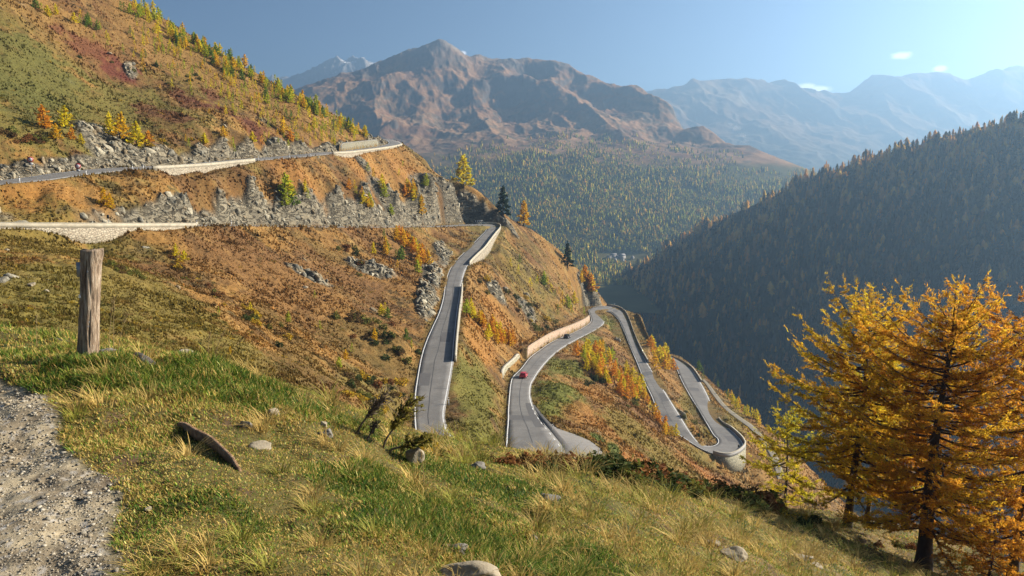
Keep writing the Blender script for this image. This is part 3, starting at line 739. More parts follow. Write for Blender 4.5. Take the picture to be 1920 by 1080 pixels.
SPLIT = int(np.searchsorted(RR, 48.0))
M_TURF = mat_col('turf_soil', 0.95, 14.0, 0.3, 0.6, 0.03)
M_HILL = mat_col('autumn_slope', 0.95, 1.6, 0.38, 0.8, 0.25)
def add_rock(m):
    """cracked, layered stone where the Rock attribute says so"""
    nt = m.node_tree; N = nt.nodes; L = nt.links; b = N['Principled BSDF']
    at = N.new('ShaderNodeAttribute'); at.attribute_name = 'Rock'
    tc = N.new('ShaderNodeTexCoord'); mp = N.new('ShaderNodeMapping'); mp.inputs['Scale'].default_value = (1.0, 1.0, 0.55); mp.inputs['Rotation'].default_value = (0.3, 0.5, 0.2)
    L.new(tc.outputs['Object'], mp.inputs['Vector'])
    nz = N.new('ShaderNodeTexNoise'); nz.inputs['Scale'].default_value = 0.5; nz.inputs['Detail'].default_value = 8; nz.inputs['Roughness'].default_value = 0.7
    nb = N.new('ShaderNodeTexNoise'); nb.inputs['Scale'].default_value = 0.35; nb.inputs['Detail'].default_value = 9; nb.inputs['Roughness'].default_value = 0.62; nb.inputs['Distortion'].default_value = 0.6
    m2 = N.new('ShaderNodeMapping'); m2.inputs['Scale'].default_value = (0.5, 0.8, 2.2); m2.inputs['Rotation'].default_value = (0.55, -0.5, 0.3); L.new(tc.outputs['Object'], m2.inputs['Vector']); L.new(m2.outputs['Vector'], nb.inputs['Vector'])
    L.new(mp.outputs['Vector'], nz.inputs['Vector'])
    r1 = N.new('ShaderNodeValToRGB'); e = r1.color_ramp.elements
    e[0].position = 0.30; e[0].color = (0.075, 0.069, 0.055, 1); e[1].position = 0.72; e[1].color = (0.31, 0.262, 0.175, 1)
    x = e.new(0.48); x.color = (0.18, 0.155, 0.108, 1)
    av = N.new('ShaderNodeMath'); av.operation = 'MULTIPLY_ADD'; av.inputs[1].default_value = 0.5; hv = N.new('ShaderNodeMath'); hv.operation = 'MULTIPLY'; hv.inputs[1].default_value = 0.5
    L.new(nz.outputs['Fac'], hv.inputs[0]); L.new(nb.outputs['Fac'], av.inputs[0]); L.new(hv.outputs[0], av.inputs[2]); L.new(av.outputs[0], r1.inputs['Fac'])
    ab = N.new('ShaderNodeMath'); ab.operation = 'SUBTRACT'; ab.inputs[1].default_value = 0.5; L.new(nb.outputs['Fac'], ab.inputs[0])
    ac = N.new('ShaderNodeMath'); ac.operation = 'ABSOLUTE'; L.new(ab.outputs[0], ac.inputs[0])
    cr = N.new('ShaderNodeMapRange'); cr.inputs['From Max'].default_value = 0.035; cr.inputs['To Min'].default_value = 0.45; L.new(ac.outputs[0], cr.inputs['Value'])
    sc = N.new('ShaderNodeVectorMath'); sc.operation = 'SCALE'; L.new(r1.outputs['Color'], sc.inputs[0]); L.new(cr.outputs['Result'], sc.inputs['Scale'])
    old = b.inputs['Base Color'].links[0].from_socket
    mx = N.new('ShaderNodeMixRGB'); L.new(at.outputs['Fac'], mx.inputs['Fac']); L.new(old, mx.inputs['Color1']); L.new(sc.outputs['Vector'], mx.inputs['Color2']); L.new(mx.outputs['Color'], b.inputs['Base Color'])
    hs = N.new('ShaderNodeMath'); hs.operation = 'MULTIPLY_ADD'; hs.inputs[1].default_value = 1.2
    L.new(nz.outputs['Fac'], hs.inputs[0]); L.new(cr.outputs['Result'], hs.inputs[2])
    hm = N.new('ShaderNodeMath'); hm.operation = 'MULTIPLY'; L.new(hs.outputs[0], hm.inputs[0]); L.new(at.outputs['Fac'], hm.inputs[1])
    b2 = N.new('ShaderNodeBump'); b2.inputs['Strength'].default_value = 1.0; b2.inputs['Distance'].default_value = 0.9
    L.new(hm.outputs[0], b2.inputs['Height']); L.new(b.inputs['Normal'].links[0].from_socket, b2.inputs['Normal']); L.new(b2.outputs['Normal'], b.inputs['Normal'])
add_rock(M_HILL)
def land(name, i0, i1, mat):
    v = np.stack([GX[i0:i1], GY[i0:i1], GZ[i0:i1]], -1)
    o = mesh_np(name, v.reshape(-1, 3), grid_faces(i1 - i0, NA), mat, COLG[i0:i1].reshape(-1, 3), True)
    a = o.data.attributes.new('Rock', 'FLOAT', 'POINT'); a.data.foreach_set('value', np.ascontiguousarray(ROCK[i0:i1], np.float32).ravel())
    return o
ground = tag(land('ground', 0, SPLIT + 1, M_TURF), 'turf and gravel ground falling away beyond the wooden post', 'ground', kind='structure')
hillside = tag(land('hillside', SPLIT, NR, M_HILL), 'steep autumn hillside crossed by the winding roads', 'hillside', kind='structure')

# ------------------------------------------------------------------ roads
def mat_asphalt():
    m, nt, b = new_mat('asphalt'); b.inputs['Roughness'].default_value = 0.85
    tc = nt.nodes.new('ShaderNodeTexCoord')
    n1 = nt.nodes.new('ShaderNodeTexNoise'); n1.inputs['Scale'].default_value = 0.22; n1.inputs['Detail'].default_value = 8; n1.inputs['Roughness'].default_value = 0.7
    n2 = nt.nodes.new('ShaderNodeTexNoise'); n2.inputs['Scale'].default_value = 4.0; n2.inputs['Detail'].default_value = 5
    nt.links.new(tc.outputs['Object'], n1.inputs['Vector']); nt.links.new(tc.outputs['Object'], n2.inputs['Vector'])
    r = nt.nodes.new('ShaderNodeValToRGB'); r.color_ramp.elements[0].position = 0.3; r.color_ramp.elements[1].position = 0.7
    r.color_ramp.elements[0].color = (0.095, 0.090, 0.084, 1); r.color_ramp.elements[1].color = (0.185, 0.175, 0.162, 1)
    nt.links.new(n1.outputs['Fac'], r.inputs['Fac'])
    mx = nt.nodes.new('ShaderNodeMixRGB'); mx.blend_type = 'OVERLAY'; mx.inputs['Fac'].default_value = 0.35
    nt.links.new(r.outputs['Color'], mx.inputs['Color1']); nt.links.new(n2.outputs['Fac'], mx.inputs['Color2'])
    nt.links.new(mx.outputs['Color'], b.inputs['Base Color'])
    return m
M_ASPH = mat_asphalt()
M_PATCH = mat_plain('asphalt_repair', (0.105, 0.10, 0.098), 0.85, var=0.25, scale=2)
M_LINE = mat_plain('road_paint', (0.78, 0.77, 0.74), 0.6, var=0.1, scale=3)
M_SEAM = mat_plain('tar_seam', (0.055, 0.052, 0.05), 0.6)
M_GRAVEL = mat_plain('track_gravel', (0.25, 0.22, 0.165), 0.95, var=0.35, scale=1.5, bump=0.5)

def road_mesh(name, S, mat, lift=0.0, skirt=0.5, over=0.15):
    n = len(S); A, B = S[:, :3], S[:, 3:]
    wv = B - A; wl = np.linalg.norm(wv, axis=1, keepdims=True)
    ts = np.linspace(0, 1, 6)
    rows = [A - wv / wl * over - [0, 0, skirt]] + [A + wv * t + wv / wl * over * (t * 2 - 1) + [0, 0, lift] for t in ts] + [B + wv / wl * over - [0, 0, skirt]]
    v = np.stack(rows, 1)
    return mesh_np(name, v.reshape(-1, 3), grid_faces(n, v.shape[1]), mat, None, True)
def stripe(S, frac0, frac1=None, inset=0.0, width=0.2, i0=0, i1=None, lift=0.012):
    """painted strip; frac 0 = first edge, 1 = second edge; inset in metres from that edge"""
    S = S[i0:i1]; A, B = S[:, :3], S[:, 3:]
    wv = B - A; wl = np.linalg.norm(wv, axis=1, keepdims=True); un = wv / wl
    if frac0 == 0: c = A + un * inset
    elif frac0 == 1: c = B - un * inset
    else: c = A + wv * frac0
    a, b = c - un * width / 2 + [0, 0, lift], c + un * width / 2 + [0, 0, lift]
    v = np.stack([a, b], 1).reshape(-1, 3)
    return v, grid_faces(len(S), 2)
def near_station(S, u, v):
    q = P(u, v, 1.0); m = (S[:, :3] + S[:, 3:]) / 2
    cpi, spi = cos(PITCH), sin(PITCH)
    dep = m[:, 1] * cpi - m[:, 2] * spi
    uu = 960 + FPX * m[:, 0] / dep; vv = 540 - FPX * (m[:, 1] * spi + m[:, 2] * cpi) / dep
    return int(np.argmin((uu - u) ** 2 + (vv - v) ** 2))

upper = tag(road_mesh('road', UPPER_S, M_ASPH), 'upper grey mountain road climbing along the hillside', 'road', kind='structure')
wind = tag(road_mesh('road', WIND_S, M_ASPH), 'winding grey mountain road with hairpin bends', 'road', kind='structure')
track = tag(road_mesh('path', TRACK_S, M_GRAVEL), 'pale gravel track leaving the lowest leg of the road', 'track', kind='structure')
def lines_obj(S, spec, parent):
    mb = MB()
    for args in spec: mb.add(*stripe(S, **args)[:1], q=stripe(S, **args)[1])
    o = mb.build('edge_line', M_LINE, parent); return o
lines_obj(UPPER_S, [dict(frac0=0, inset=0.25), dict(frac0=1, inset=0.35)], upper)
lb0, lb1 = near_station(WIND_S, 1020, 850), near_station(WIND_S, 975, 760)
lines_obj(WIND_S, [dict(frac0=0, inset=0.22, i1=lb0), dict(frac0=0, inset=0.22, i0=lb1), dict(frac0=1, inset=0.22)], wind)
mb = MB()
for k in range(lb0, lb1, 3): mb.add(*stripe(WIND_S, 0, inset=0.3, i0=k, i1=k + 2)[:1], q=stripe(WIND_S, 0, inset=0.3, i0=k, i1=k + 2)[1])
mb.build('dashed_line', M_LINE, wind)
# tar seams along and across
mb = MB(); wob = fbm(np.arange(len(WIND_S)) * 1.0, np.zeros(len(WIND_S)), 14, 3, 71)
def seam(i0, i1, f, w=0.13):
    S = WIND_S[i0:i1]; A, B = S[:, :3], S[:, 3:]
    t = (f + 0.06 * wob[i0:i1])[:, None]; c = A + (B - A) * t; un = (B - A) / np.linalg.norm(B - A, axis=1, keepdims=True)
    mb.add(np.stack([c - un * w / 2 + [0, 0, .008], c + un * w / 2 + [0, 0, .008]], 1), grid_faces(len(S), 2))
def cross(i, f0, f1, w=0.16):
    S = WIND_S[i]; a = S[:3] + (S[3:] - S[:3]) * f0; b = S[:3] + (S[3:] - S[:3]) * f1
    T = WIND_S[i + 1][:3] - S[:3]; T = T / np.linalg.norm(T) * w
    z = np.array([0, 0, .009]); mb.add([a + z, b + z, b + T + z, a + T + z], [[0, 1, 2, 3]])
sA, sB = near_station(WIND_S, 880, 480), near_station(WIND_S, 807, 800)
seam(sA, (sA + sB) // 2, 0.55, 0.13); seam((sA + sB) // 2 - 6, sB, 0.48)
for k, f in ((near_station(WIND_S, 815, 728), (0.55, 1)), (near_station(WIND_S, 815, 757), (0.55, 1)), (near_station(WIND_S, 828, 640), (0.45, 0.9)), (near_station(WIND_S, 830, 600), (0.1, 0.8))): cross(k, *f)
sA, sB = near_station(WIND_S, 1000, 830), near_station(WIND_S, 1085, 630)
seam(sA, sB, 0.5); 
sA, sB = near_station(WIND_S, 1190, 640), near_station(WIND_S, 1265, 800); seam(sA, sB, 0.45)
for u, v in ((1200, 665), (1245, 755), (1250, 760), (1230, 720), (1340, 800), (1300, 720), (1215, 690)): cross(near_station(WIND_S, u, v), 0.15, 0.7)
sm = mb.build('tar_seam', M_SEAM, wind)
# darker repair patches
mb = MB()
def patch(i0, i1, f0, f1):
    S = WIND_S[i0:i1 + 1]; A, B = S[:, :3], S[:, 3:]
    mb.add(np.stack([A + (B - A) * f0 + [0, 0, .005], A + (B - A) * f1 + [0, 0, .005]], 1), grid_faces(len(S), 2))
i = near_station(WIND_S, 975, 790); patch(i, i + 3, 0.25, 0.96)
i = near_station(WIND_S, 985, 778); patch(i - 7, i + 8, 0.05, 0.28)
for u_, v_, n_s, f0_, f1_ in ((1240, 735, 5, .5, .9), (1262, 770, 4, .1, .5), (1310, 730, 5, .3, .8), (820, 620, 6, .5, .85), (1150, 580, 5, .3, .6), (1205, 700, 3, .1, .9), (1365, 830, 5, .2, .6), (800, 700, 5, .08, .4)):
    i = near_station(WIND_S, u_, v_); patch(i, i + n_s, f0_, f1_)
mb.build('repair_patch', M_PATCH, wind)
# lay-by
lp = np.array([P(u, v, z=z) for u, v, z in LAYBY]); lp[:, 2] = lp[:, 0] * _c[0] + lp[:, 1] * _c[1] + _c[2]
lp2 = np.concatenate([lp, [P(1050, 862, z=-41.2), P(1047, 835, z=-41.5), P(1025, 805, z=-42.3), P(1003, 772, z=-43.2)]])
cen = np.array([P(1070, 840, z=-42.2)])
vv_ = np.concatenate([lp2 + [0, 0, 0.0], cen + [0, 0, 0.05], lp2 - [0, 0, 0.8]]); n_ = len(lp2); k_ = np.arange(n_)
layby = mesh_np('pavement', vv_, [np.stack([k_, (k_ + 1) % n_, np.full(n_, n_)], 1), np.stack([k_, k_ + n_ + 1, (k_ + 1) % n_ + n_ + 1, (k_ + 1) % n_], 1)], mat_plain('layby_asphalt', (0.15, 0.14, 0.13), 0.9, var=0.3, scale=1.2))
tag(layby, 'grey asphalt lay-by beside the lower bend', 'lay-by', kind='structure')

# ------------------------------------------------------------------ crags breaking through the slopes: one mass of angular stone
def crag_shape(rnd):
    import bmesh
    bm = bmesh.new(); bmesh.ops.create_icosphere(bm, subdivisions=2, radius=0.5)
    v = np.array([a.co[:] for a in bm.verts]); f = np.array([[a.index for a in fc.verts] for fc in bm.faces]); bm.free()
    for _ in range(11):
        d = rnd.normal(size=3); d /= np.linalg.norm(d); h = v @ d - rnd.uniform(0.16, 0.40)
        v = v - np.maximum(h, 0)[:, None] * d[None]
    return v + rnd.normal(0, 0.012, v.shape), f
rc_ = np.random.default_rng(404)
shapes = [crag_shape(rc_) for _ in range(14)]
prob = (ROCK * (RG > 60)).ravel() * RG.ravel() ** 0.5; prob = prob / prob.sum()
pick = rc_.choice(len(prob), 1800, p=prob)
V, F, Cq, k0 = [], [], [], 0
for q_ in pick:
    v0, f0 = shapes[int(rc_.integers(0, 14))]; s_ = min(2.7, float(np.exp(rc_.normal(np.log(1.15), 0.45))))
    sc3 = np.array([rc_.uniform(.8, 1.6), rc_.uniform(.6, 1.0), rc_.uniform(.5, 1.2)]) * s_
    v1 = v0 * sc3; a1, a2 = rc_.normal(0.5, 0.25), rc_.normal(0.3, 0.5)
    v1 = np.stack([v1[:, 0] * cos(a1) + v1[:, 2] * sin(a1), v1[:, 1], -v1[:, 0] * sin(a1) + v1[:, 2] * cos(a1)], 1)   # tilted beds
    v1 = np.stack([v1[:, 0] * cos(a2) - v1[:, 1] * sin(a2), v1[:, 0] * sin(a2) + v1[:, 1] * cos(a2), v1[:, 2]], 1)
    V.append(v1 + [GX.ravel()[q_], GY.ravel()[q_], GZ.ravel()[q_] + .02 * s_]); F.append(f0 + k0); k0 += len(v0)
    Cq.append(np.tile(np.array([[0.30, 0.27, 0.20], [0.19, 0.175, 0.135], [0.37, 0.33, 0.24], [0.25, 0.195, 0.12]])[int(rc_.integers(0, 4))] * rc_.uniform(.8, 1.2), (len(v0), 1)))
tag(mesh_np('rubble', np.concatenate(V), np.concatenate(F), mat_col('crag_stone', 0.95, 2.2, 0.4, 0.9, 0.2), np.concatenate(Cq)), 'grey crags and broken rock of the road cuts', 'rock', kind='stuff')
# ------------------------------------------------------------------ walls
M_PALE = mat_plain('pale_render', (0.40, 0.355, 0.265), 0.9, var=0.45, scale=0.7, bump=0.3)
M_COPE = mat_plain('coping_concrete', (0.43, 0.39, 0.30), 0.9, var=0.35, scale=1.3)
M_GREYC = mat_plain('grey_concrete', (0.36, 0.35, 0.33), 0.9, var=0.2, scale=2.0)
M_STONE = mat_masonry('rubble_masonry', (0.46, 0.40, 0.29), (0.33, 0.27, 0.19), (0.16, 0.13, 0.09), 1.6)
M_PINK = mat_masonry('reddish_masonry', (0.52, 0.33, 0.22), (0.44, 0.36, 0.25), (0.30, 0.19, 0.12), 1.3)
M_ROUND = mat_masonry('yellowish_masonry', (0.46, 0.42, 0.28), (0.34, 0.31, 0.21), (0.10, 0.09, 0.06), 1.5)
M_UPW = mat_masonry('grey_masonry', (0.30, 0.26, 0.18), (0.25, 0.21, 0.14), (0.13, 0.17, 0.12), 1.8)
def band(p, un, z0, z1, q0, q1):
    """solid strip along a path between heights z0, z1 and offsets q0, q1"""
    n = len(p); z0 = np.broadcast_to(z0, (n,)); z1 = np.broadcast_to(z1, (n,))
    a, b = p + un * q0, p + un * q1
    v = np.stack([np.c_[a[:, :2], z0], np.c_[a[:, :2], z1], np.c_[b[:, :2], z1], np.c_[b[:, :2], z0]], 1).reshape(-1, 3)
    i = np.arange(n - 1)[:, None] * 4; k = np.arange(4)[None]
    q = np.stack([i + k, i + 4 + k, i + 4 + (k + 1) % 4, i + (k + 1) % 4], -1).reshape(-1, 4)
    return v, np.concatenate([q, [[0, 1, 2, 3]], [[4 * n - 1, 4 * n - 2, 4 * n - 3, 4 * n - 4]]])
def make_wall(w, name, label, cat, h=0.85, m_par=M_PALE, m_face=M_STONE, m_cope=M_COPE, t=0.42):
    p, un, d = w['p'], w['un'], w['d']
    c = p[len(p) // 2]; root = empty(name, c); tag(root, label, cat)
    P0 = p - c; z = P0[:, 2]
    def part(nm, band_, mat):
        mb = MB(); mb.add(band_[0], band_[1]); return mb.build(nm, mat, root)
    if w['uphill'] > 0:
        top = z + w['uphill'] * np.clip(np.minimum(np.arange(len(p)) / 2.5 + 0.45, (len(p) - 1 - np.arange(len(p))) / 2.5 + 0.45), 0, 1)
        part('masonry_face', band(P0, un, z - 0.6, top, 0, t), m_face)
        part('coping', band(P0, un, top, top + 0.12, -0.06, t + 0.06), m_cope)
        return root
    part('parapet', band(P0, un, z - 0.25, z + h, 0, t), m_par)
    part('coping', band(P0, un, z + h, z + h + 0.10, -0.05, t + 0.05), m_cope)
    if d.max() > 1.0: part('masonry_face', band(P0, un, z - d - 0.8, z - 0.25, -0.3, t + 0.06), m_face)
    return root
wk = {w['key']: w for w in WALLS}
make_wall(wk['A'], 'parapet_wall', 'cream parapet wall of the upper road above a wedge of rubble masonry', 'wall', .6)
make_wall(wk['B'], 'parapet_wall', 'cream parapet wall on the upper road just before it rounds the ridge', 'wall', .6)
make_wall(wk['C'], 'retaining_wall', 'tall grey stone retaining wall on the uphill side of the upper road', 'wall', m_face=M_UPW, m_cope=M_GREYC)
make_wall(wk['D'], 'parapet_wall', 'long cream parapet of the middle road above pale rubble, behind the wooden post', 'wall', 0.6)
make_wall(wk['E'], 'parapet_wall', 'cream parapet curving round the high hairpin bend beneath the dark rock cut', 'wall', 0.9)
make_wall(wk['F'], 'parapet_wall', 'straight cream parapet casting a dark shadow on the steep straight', 'wall', 0.95)
make_wall(wk['G'], 'retaining_wall', 'reddish stone retaining wall beside the black car', 'wall', m_face=M_PINK, m_cope=M_PINK)
make_wall(wk['H'], 'retaining_wall', 'pale curved rubble wall behind the red car', 'wall', m_face=M_ROUND, m_cope=M_COPE, t=0.9)
make_wall(wk['I'], 'parapet_wall', 'low grey parapet around the outside of the middle hairpin above the gorge', 'wall', 0.8, m_par=M_GREYC)
make_wall(wk['J'], 'parapet_wall', 'low grey parapet at the far end of the lowest road leg', 'wall', 0.8, m_par=M_GREYC)
make_wall(wk['K'], 'retaining_wall', 'tall rounded stone wall carrying the lowest hairpin bend', 'wall', 0.8, m_par=M_GREYC, m_face=M_ROUND)

# ------------------------------------------------------------------ guide posts, signs
M_WHITE = mat_plain('white_plastic', (0.80, 0.80, 0.78), 0.5)
M_BLACK = mat_plain('black_band', (0.02, 0.02, 0.02), 0.5)
M_RED = mat_plain('sign_red', (0.35, 0.03, 0.03), 0.45)
M_STEEL = mat_plain('galvanised_steel', (0.30, 0.31, 0.33), 0.5, 0.6)
M_SIGNW = mat_plain('sign_white', (0.50, 0.45, 0.47), 0.5)
def guide_post_parts():
    root = empty('guide_post', (0, 0, 0))
    mb = MB(); mb.box(0, 0, 0.5, 0.15, 0.13, 1.5, taper=0.85); mb.build('post', M_WHITE, root)
    mb = MB(); mb.box(0, 0, 1.05, 0.155, 0.14, 0.22); mb.build('black_band', M_BLACK, root)
    mb = MB(); mb.box(0, -0.08, 1.05, 0.05, 0.02, 0.16); mb.build('reflector', M_STEEL, root)
    return root
gp0 = None
GP = [(33, 341.5, UPPER_S, 'first white guide post on the upper road from the photo edge'), (157, 329, UPPER_S, 'white guide post next to the round sign nearer the rock face'), (243, 319, UPPER_S, 'small white guide post before the cream parapet of the upper road'), (266, 318, UPPER_S, 'white guide post where the upper parapet begins'),
      (474, 302, UPPER_S, 'white guide post at the far end of the upper parapet'), (483, 301, UPPER_S, 'white guide post just past the end of the upper parapet'), (541, 297, UPPER_S, 'white guide post in grass midway along the upper road'), (580, 293.5, UPPER_S, 'white guide post in grass shortly before the last upper parapet'),
      (368, 424, WIND_S, 'white guide post at the end of the long middle parapet'), (431, 423.5, WIND_S, 'white guide post on the grassy edge of the middle road under grey rock'), (861, 425, WIND_S, 'white guide post on the inside of the high hairpin, farther from the bend'), (885, 425.5, WIND_S, 'white guide post on the inside of the high hairpin, nearest the bend'),
      (841, 756, WIND_S, 'white guide post at the lower end of the steep straight'), (1041, 800, WIND_S, 'white guide post on the verge beside the lay-by'), (1153, 575, WIND_S, 'white guide post on the outer parapet of the middle hairpin')]
for u, v, S, lab in GP:
    if gp0 is None: o = gp0 = guide_post_parts()
    else: o = copy_tree(gp0)
    E = np.concatenate([S[:, :3], S[:, 3:]]); q = P(u, v, 1.0)
    cpi, spi = cos(PITCH), sin(PITCH); dep = E[:, 1] * cpi - E[:, 2] * spi
    uu = 960 + FPX * E[:, 0] / dep; vv = 540 - FPX * (E[:, 1] * spi + E[:, 2] * cpi) / dep
    k = int(np.argmin((uu - u) ** 2 + (vv - v) ** 2)); e = E[k]; op = E[(k + len(S)) % len(E)]
    n = e - op; n[2] = 0; n /= np.linalg.norm(n)
    p = e + n * 0.55
    o.location = (p[0], p[1], p[2] + (0.55 if 1140 < u < 1160 else 0)); tag(o, lab, 'guide post', 'white guide posts along the roads')
# dark marker posts on parapets
def marker():
    root = empty('marker_post', (0, 0, 0))
    mb = MB(); mb.tube([(0, 0, -0.3), (0, 0, 1.25)], 0.05, 8); mb.build('pole', M_STEEL, root)
    mb = MB(); mb.box(0, -0.03, 1.45, 0.5, 0.06, 0.75); mb.build('panel', M_BLACK, root)
    return root
mk0 = None
for u, v, S, up_, lab in [(389, 309.5, UPPER_S, .3, 'dark marker panel standing on the upper parapet'), (205, 424, WIND_S, .3, 'dark marker panel on the long middle parapet'), (1383, 847, WIND_S, .4, 'dark marker panel on the lowest hairpin wall'), (1276, 708, WIND_S, 0, 'dark marker panel beside the lowest leg, below the parapet')]:
    if mk0 is None: o = mk0 = marker()
    else: o = copy_tree(mk0)
    E = np.concatenate([S[:, :3], S[:, 3:]]); dep = E[:, 1] * cpi - E[:, 2] * spi
    uu = 960 + FPX * E[:, 0] / dep; vv = 540 - FPX * (E[:, 1] * spi + E[:, 2] * cpi) / dep
    k = int(np.argmin((uu - u) ** 2 + (vv - v) ** 2)); e = E[k]; op = E[(k + len(S)) % len(E)]; n = e - op; n[2] = 0; n /= np.linalg.norm(n)
    p = e + n * 0.45; o.location = (p[0], p[1], p[2] + up_); tag(o, lab, 'marker post', 'dark marker panels along the roads')
def round_sign(u, v, D, label):
    p = P(u, v, D); g = float(lookup(GZ, p[0], p[1]))
    root = empty('road_sign', (p[0], p[1], g)); h = p[2] - g
    root.rotation_euler = (0, 0, -atan((u - 960) / FPX) * 0.6)
    mb = MB(); mb.tube([(0, 0, -0.3), (0, 0, h + 0.3)], 0.05, 8); mb.build('pole', M_STEEL, root)
    th = np.linspace(0, 2 * pi, 33)[:-1]
    def disc_(nm, r, y, mat):
        m = MB(); ring = np.stack([r * np.cos(th), 0 * th + y, h + r * np.sin(th)], 1); back = ring + [0, 0.02, 0]
        k = np.arange(32); m.add(np.concatenate([ring, back, [[0, y, h]]]), np.stack([k, k + 32, (k + 1) % 32 + 32, (k + 1) % 32], 1), np.stack([k, (k + 1) % 32, np.full(32, 64)], 1)); return m.build(nm, mat, root)
    disc_('red_rim', 0.60, -0.06, M_RED); disc_('face', 0.38, -0.075, M_SIGNW)
    mb = MB(); mb.box(0, -0.07, h - 0.95, 0.7, 0.03, 0.4); mb.build('plate', M_STEEL, root)
    return tag(root, label, 'road sign')
round_sign(57, 299, 158, 'round red-rimmed sign in front of the pale rocks at the upper road')
round_sign(146, 311.5, 164, 'round red-rimmed sign by the upper road beside a guide post')
# chevron board under the rock cut of the high hairpin
q = P(896.5, 414.8, 363.0); root = empty('chevron_board', q); tag(root, 'black board with four white chevrons under the dark rock cut at the hairpin', 'road sign')
mb = MB(); mb.box(0, 0.08, 0, 4.2, 0.08, 1.2); mb.build('panel', M_BLACK, root)
for k in range(4):
    x = -1.35 + 0.9 * k; mb = MB()
    for sgn in (1, -1):
        mb.add([(x - 0.25, 0.02, sgn * 0.48), (x + 0.02, 0.02, sgn * 0.48), (x + 0.30, 0.02, 0), (x + 0.03, 0.02, 0)], [[0, 1, 2, 3] if sgn < 0 else [3, 2, 1, 0]])
    mb.build('chevron', M_WHITE, root)
for sx in (-1.6, 1.6):
    mb = MB(); mb.tube([(sx, 0.16, -3.2), (sx, 0.16, 0.5)], 0.05, 6); mb.build('leg', M_STEEL, root)

# ------------------------------------------------------------------ cars
def loft(sections):
    """closed skin through sections (each an (n,3) ring)"""
    s_ = np.array(sections); m, n = s_.shape[:2]
    i = np.arange(m - 1)[:, None] * n; j = np.arange(n)[None]
    q = np.stack([i + j, i + (j + 1) % n, i + n + (j + 1) % n, i + n + j], -1).reshape(-1, 4)
    v = np.concatenate([s_.reshape(-1, 3), s_[0].mean(0)[None], s_[-1].mean(0)[None]]); k = np.arange(n)
    t = np.concatenate([np.stack([np.full(n, m * n), (k + 1) % n, k], 1), np.stack([np.full(n, m * n + 1), (m - 1) * n + k, (m - 1) * n + (k + 1) % n], 1)])
    return v, q, t
def rrect(y, hw, z0, z1, r=0.12):
    pts = []
    for cx, cz, a0 in ((hw - r, z1 - r, 0), (-hw + r, z1 - r, 90), (-hw + r, z0 + r, 180), (hw - r, z0 + r, 270)):
        for a in (0, 30, 60, 90): pts.append((cx + r * cos(radians(a0 + a)), y, cz + r * sin(radians(a0 + a))))
    return pts
M_GLASS = mat_plain('dark_window_glass', (0.012, 0.014, 0.016), 0.08)
M_TYRE = mat_plain('rubber', (0.02, 0.02, 0.02), 0.9); M_RIM = mat_plain('alloy', (0.45, 0.45, 0.46), 0.35, 0.8)
M_LAMP = mat_plain('lamp_glass', (0.75, 0.76, 0.78), 0.15); M_TAIL = mat_plain('tail_glass', (0.3, 0.01, 0.01), 0.2)
